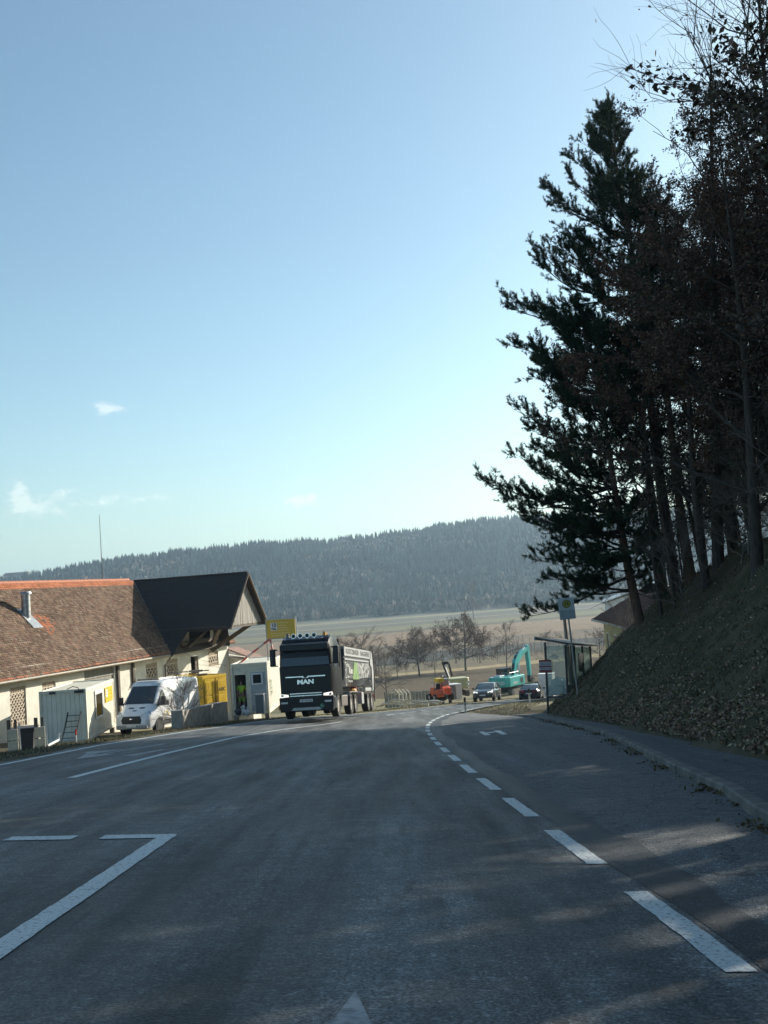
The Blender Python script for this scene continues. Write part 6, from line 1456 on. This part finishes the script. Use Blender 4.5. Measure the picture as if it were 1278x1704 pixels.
# trees in the valley
oakF = broad('field_tree', 'largest field tree with dark clinging leaves, behind the pale excavator', gp3(776, 1110, 172), 9.2, 3.9, 61, leaves=15000, leafcol=(.17, .125, .10), trunk_r=.20, fork=.16, levels=4, upright=.2, lsize=.15, minr=.018, twigs=.8, nm=46, jit=.22, cone=1, m_b=M_twig)
oakF.location.z = yat(776, 1112, 172)[2]
ofs = put(oakF, *gp3(697, 1118, 165)[:2], .80, 2.0, 'smaller leafy field tree left of the largest one'); ofs.location.z = yat(697, 1120, 165)[2]
bareF = broad('field_tree', 'slim bare field tree left of the turquoise excavator boom', gp3(844, 1100, 168), 7.2, 2.0, 67, trunk_r=.12, fork=.22, levels=4, twigs=1.25, minr=.013, nm=16, m_b=M_twig)
GF = 'bare trees beyond the truck'
for i, (px, py, Y, sc, lab) in enumerate(((505, 1118, 112, .80, 'bare tree right behind the billboard post'), (530, 1116, 118, .95, 'bare tree above the truck cab roof'), (556, 1115, 112, 1.05, 'bare tree above the right of the truck cab'), (580, 1112, 120, 1.0, 'bare tree above the front of the tipper trailer'), (603, 1118, 112, 1.1, 'tall bare tree above the middle of the tipper trailer'),
                                   (622, 1118, 118, .9, 'bare tree above the rear of the tipper trailer'), (642, 1122, 112, .8, 'bare tree just right of the tipper trailer'), (545, 1112, 128, .8, 'dense bare tree behind the truck cab'), (590, 1114, 130, .95, 'bare tree behind the tipper trailer'), (482, 1110, 118, .6, 'small bare tree left of the truck roof'), (568, 1110, 135, .85, 'bare tree farthest behind the truck'), (520, 1110, 135, .8, 'bare tree farthest behind the billboard'), (615, 1112, 135, .85, 'bare tree far behind the trailer rear'))):
    p = yat(px, py, Y); put(bareF, float(p[0]), Y, sc*.95, i*1.3, lab, GF)
for i, (px, Y, sc, lab) in enumerate(((910, 150, .8, 'small bare tree above the shelter roof'), (941, 150, .75, 'small bare tree behind the bus stop plate'), (722, 160, .7, 'small bare tree between the two leafy field trees'), (660, 165, .6, 'small bare tree left of the smaller leafy tree'), (405, 104, .85, 'bare spreading tree behind the barn annex'), (384, 108, .6, 'small bare tree by the barn gable end'), (425, 112, .7, 'bare tree behind the red and white poles'), (1000, 140, .8, 'bare tree left of the yellow house roof'))):
    p = yat(px, 1100, Y); put(bareF, float(p[0]), Y, sc, i*1.9+.4, lab, 'small bare valley trees')
tiny = put(bareF, float(yat(788, 1020, 560)[0]), 560, 2.6, 1.0, 'lone hazy tree far out in the fields below the wood')
# saplings in the strip beyond the ploughed field
sap = broad('sapling', 'thin bare sapling in the strip beyond the ploughed field', gp3(660, 1110, 180), 3.4, .55, 71, trunk_r=.05, fork=.25, levels=2, twigs=.6, minr=.025, m_b=M_twig, group='saplings beyond the ploughed field')
for i in range(150):
    t = random.random(); px = 615+440*t; Y = 182+30*random.random()+.3*(px-640)*.08
    x_ = float(yat(px, 1100, Y)[0]); Y2 = Y+.42*x_*.8
    x_ = float(yat(px, 1100, Y2)[0]); put(sap, x_, Y2, random.uniform(.55, 1.15), random.uniform(0, 6), group='saplings beyond the ploughed field')
# hedge-like brushwood beyond the road left of the oaks
shrub = broad('bare_shrub', 'twiggy bare shrub before the concrete block and the white van', gp3(318, 1212, 49), 2.4, 1.35, 83, trunk_r=.03, fork=.03, levels=4, twigs=1.6, upright=.55, minr=.004, nm=16, m_b=M_twig)
shrub['category'] = 'shrub'; shrub.location = (*gp3(312, 1213, 48.5)[:2], yat(312, 1216, 48.5)[2]); shrub.scale = (1, 1, .85)
sh2 = put(shrub, *gp3(292, 1213, 47.5)[:2], .62, 2, 'small bare shrub low on the verge left of the concrete block'); sh2.location.z = yat(292, 1219, 47.5)[2]
for i, (px, py, Y, sc) in enumerate(((995, 1128, 62, .75), (1008, 1112, 66, .8), (1022, 1110, 60, .6), (1040, 1085, 56, .9), (1055, 1060, 52, .9))):
    q = put(shrub, *gp3(px, py, Y)[:2], sc, i*1.1, ['low bare shrub right beside the shelter', 'bare shrub between the shelter and the yellow house', 'low bare shrub before the yellow house wall', 'bare shrub on the bank edge below the pines', 'bare shrub at the foot of the spreading pine'][i], 'shrubs on the bank edge')
# dense brown understorey closing the gaps behind the trunks
thk = broad('thicket_tree', 'low brown thicket tree just behind the pine trunks', gp3(1140, 985, 48), 6.5, 2.3, 91, leaves=15000, leafcol=(.11, .085, .064), trunk_r=.06, fork=.06, levels=4, twigs=1.0, upright=.5, lsize=.07, nm=14)
_k = 0
for (x_, y_) in ((16, 49), (17.5, 44.5), (14.6, 38.5), (16.2, 40), (18, 38), (13.8, 34.5), (15.5, 31.5), (17.5, 33), (13.2, 28), (16, 26), (19.5, 35), (20.5, 40), (19, 46), (21.5, 50), (24, 44), (15.5, 43), (18.5, 29), (23, 31)):
    _k += 1; put(thk, x_, y_, random.uniform(1.0, 1.7), _k*1.3, 'low brown thicket tree filling the wood behind the front trunks', 'thicket trees inside the wood')
for i, (x_, y_) in enumerate(((8.5, 11), (9.5, 14.5), (11, 18), (12.5, 15), (10.5, 8), (8, 6), (10, 13.2), (13.2, 17.6), (14.5, 21), (15, 12), (11.5, 11.5), (17, 17), (9, 3), (13, 4))): put(thk, x_, y_, (1.5 if x_ < 12 else .95)+.1*(i % 4), i*.9, 'low brown thicket tree added out of view on the near bank to shade the road', 'thicket trees added out of view on the near bank')  # out-of-view thickets added to keep the sun off the near road
put(thk, 13.2, 48.5, .9, 1.5, 'brown thicket tree right of the yellow house roof', 'thicket trees at the bank foot')
# more of the wood further up, rows added to shade the road
wood(sprA, [(24, 48, 1.15, 'spruce far back on the left flank of the wood'), (27, 54, 1.2, 'spruce farthest back in the wood'), (28, 42, 1.2, 'spruce far up the hill behind the wood'), (21, 27, 1.1, 'spruce far up above the near bank'), (20, 15, 1.1, 'spruce above the nearest bank')])
wood(sprB, [(30, 50, 1.3, 'spruce at the hidden back edge of the wood'), (26, 60, 1.2, 'spruce at the valley end of the wood'), (22, 56, 1.15, 'spruce near the valley end of the wood'), (14, 8, 1.0, 'spruce beside the camera on the near bank'), (31, 37, 1.3, 'spruce at the hidden top of the wood'), (27, 22, 1.2, 'spruce at the hidden top of the near bank')])
wood(sprB, [(10.5, 13, .9, 'spruce added out of view at the bank foot to shade the bay'), (12.5, 17, .95, 'spruce added out of view a little up the bank to shade the bay'), (11, 8.5, .9, 'spruce added out of view level with the camera to shade the bay'), (16.5, 22, 1.0, 'spruce added out of view at the near wood edge to shade the bay')])  # out-of-view spruces added to block sun flecks on the foreground
wood(oakB, [(25, 52, 1.3, 'brown-leaved tree at the valley end of the wood'), (26, 38, 1.4, 'brown-leaved tree near the hidden top of the wood'), (17, 20, 1.2, 'brown-leaved tree above the near bank'), (15.5, 10, 1.2, 'brown-leaved tree on the bank next to the camera')])
# undergrowth of the wood
und = put(shrub, 9.5, 35, 1.0, 0, 'bare undergrowth shrub at the wood edge, nearest the pines', 'undergrowth of the wood')
for i in range(16):
    y_ = random.uniform(20, 46); x_ = float(IP(y_, T_T))+random.uniform(5.0, 11)
    q = put(shrub, x_, y_, random.uniform(.9, 1.6), i*.7, 'bare undergrowth shrub among the trunks on the upper bank', 'undergrowth among the trunks')
# ------------------------------------------------------------------ haze
hz_ = bpy.data.materials.new('haze_air'); hz_.use_nodes = True; t = hz_.node_tree; t.nodes.clear()
ho = t.nodes.new('ShaderNodeOutputMaterial'); pv = t.nodes.new('ShaderNodeVolumePrincipled'); pv.inputs['Density'].default_value = HAZE_D if 'HAZE_D' in globals() else .00024
pv.inputs['Color'].default_value = (.58, .80, 1.0, 1); pv.inputs['Anisotropy'].default_value = .35
t.links.new(pv.outputs[0], ho.inputs['Volume'])
hb_ = MB().box(-2600, 2600, -300, 4200, -75, 175); tag(hb_.build('haze', hz_), 'thin blue haze filling the valley air', 'haze', kind='stuff')
S.cycles.volume_bounces = 0; S.cycles.max_bounces = 6; S.cycles.use_denoising = True
S.cycles.transparent_max_bounces = 16
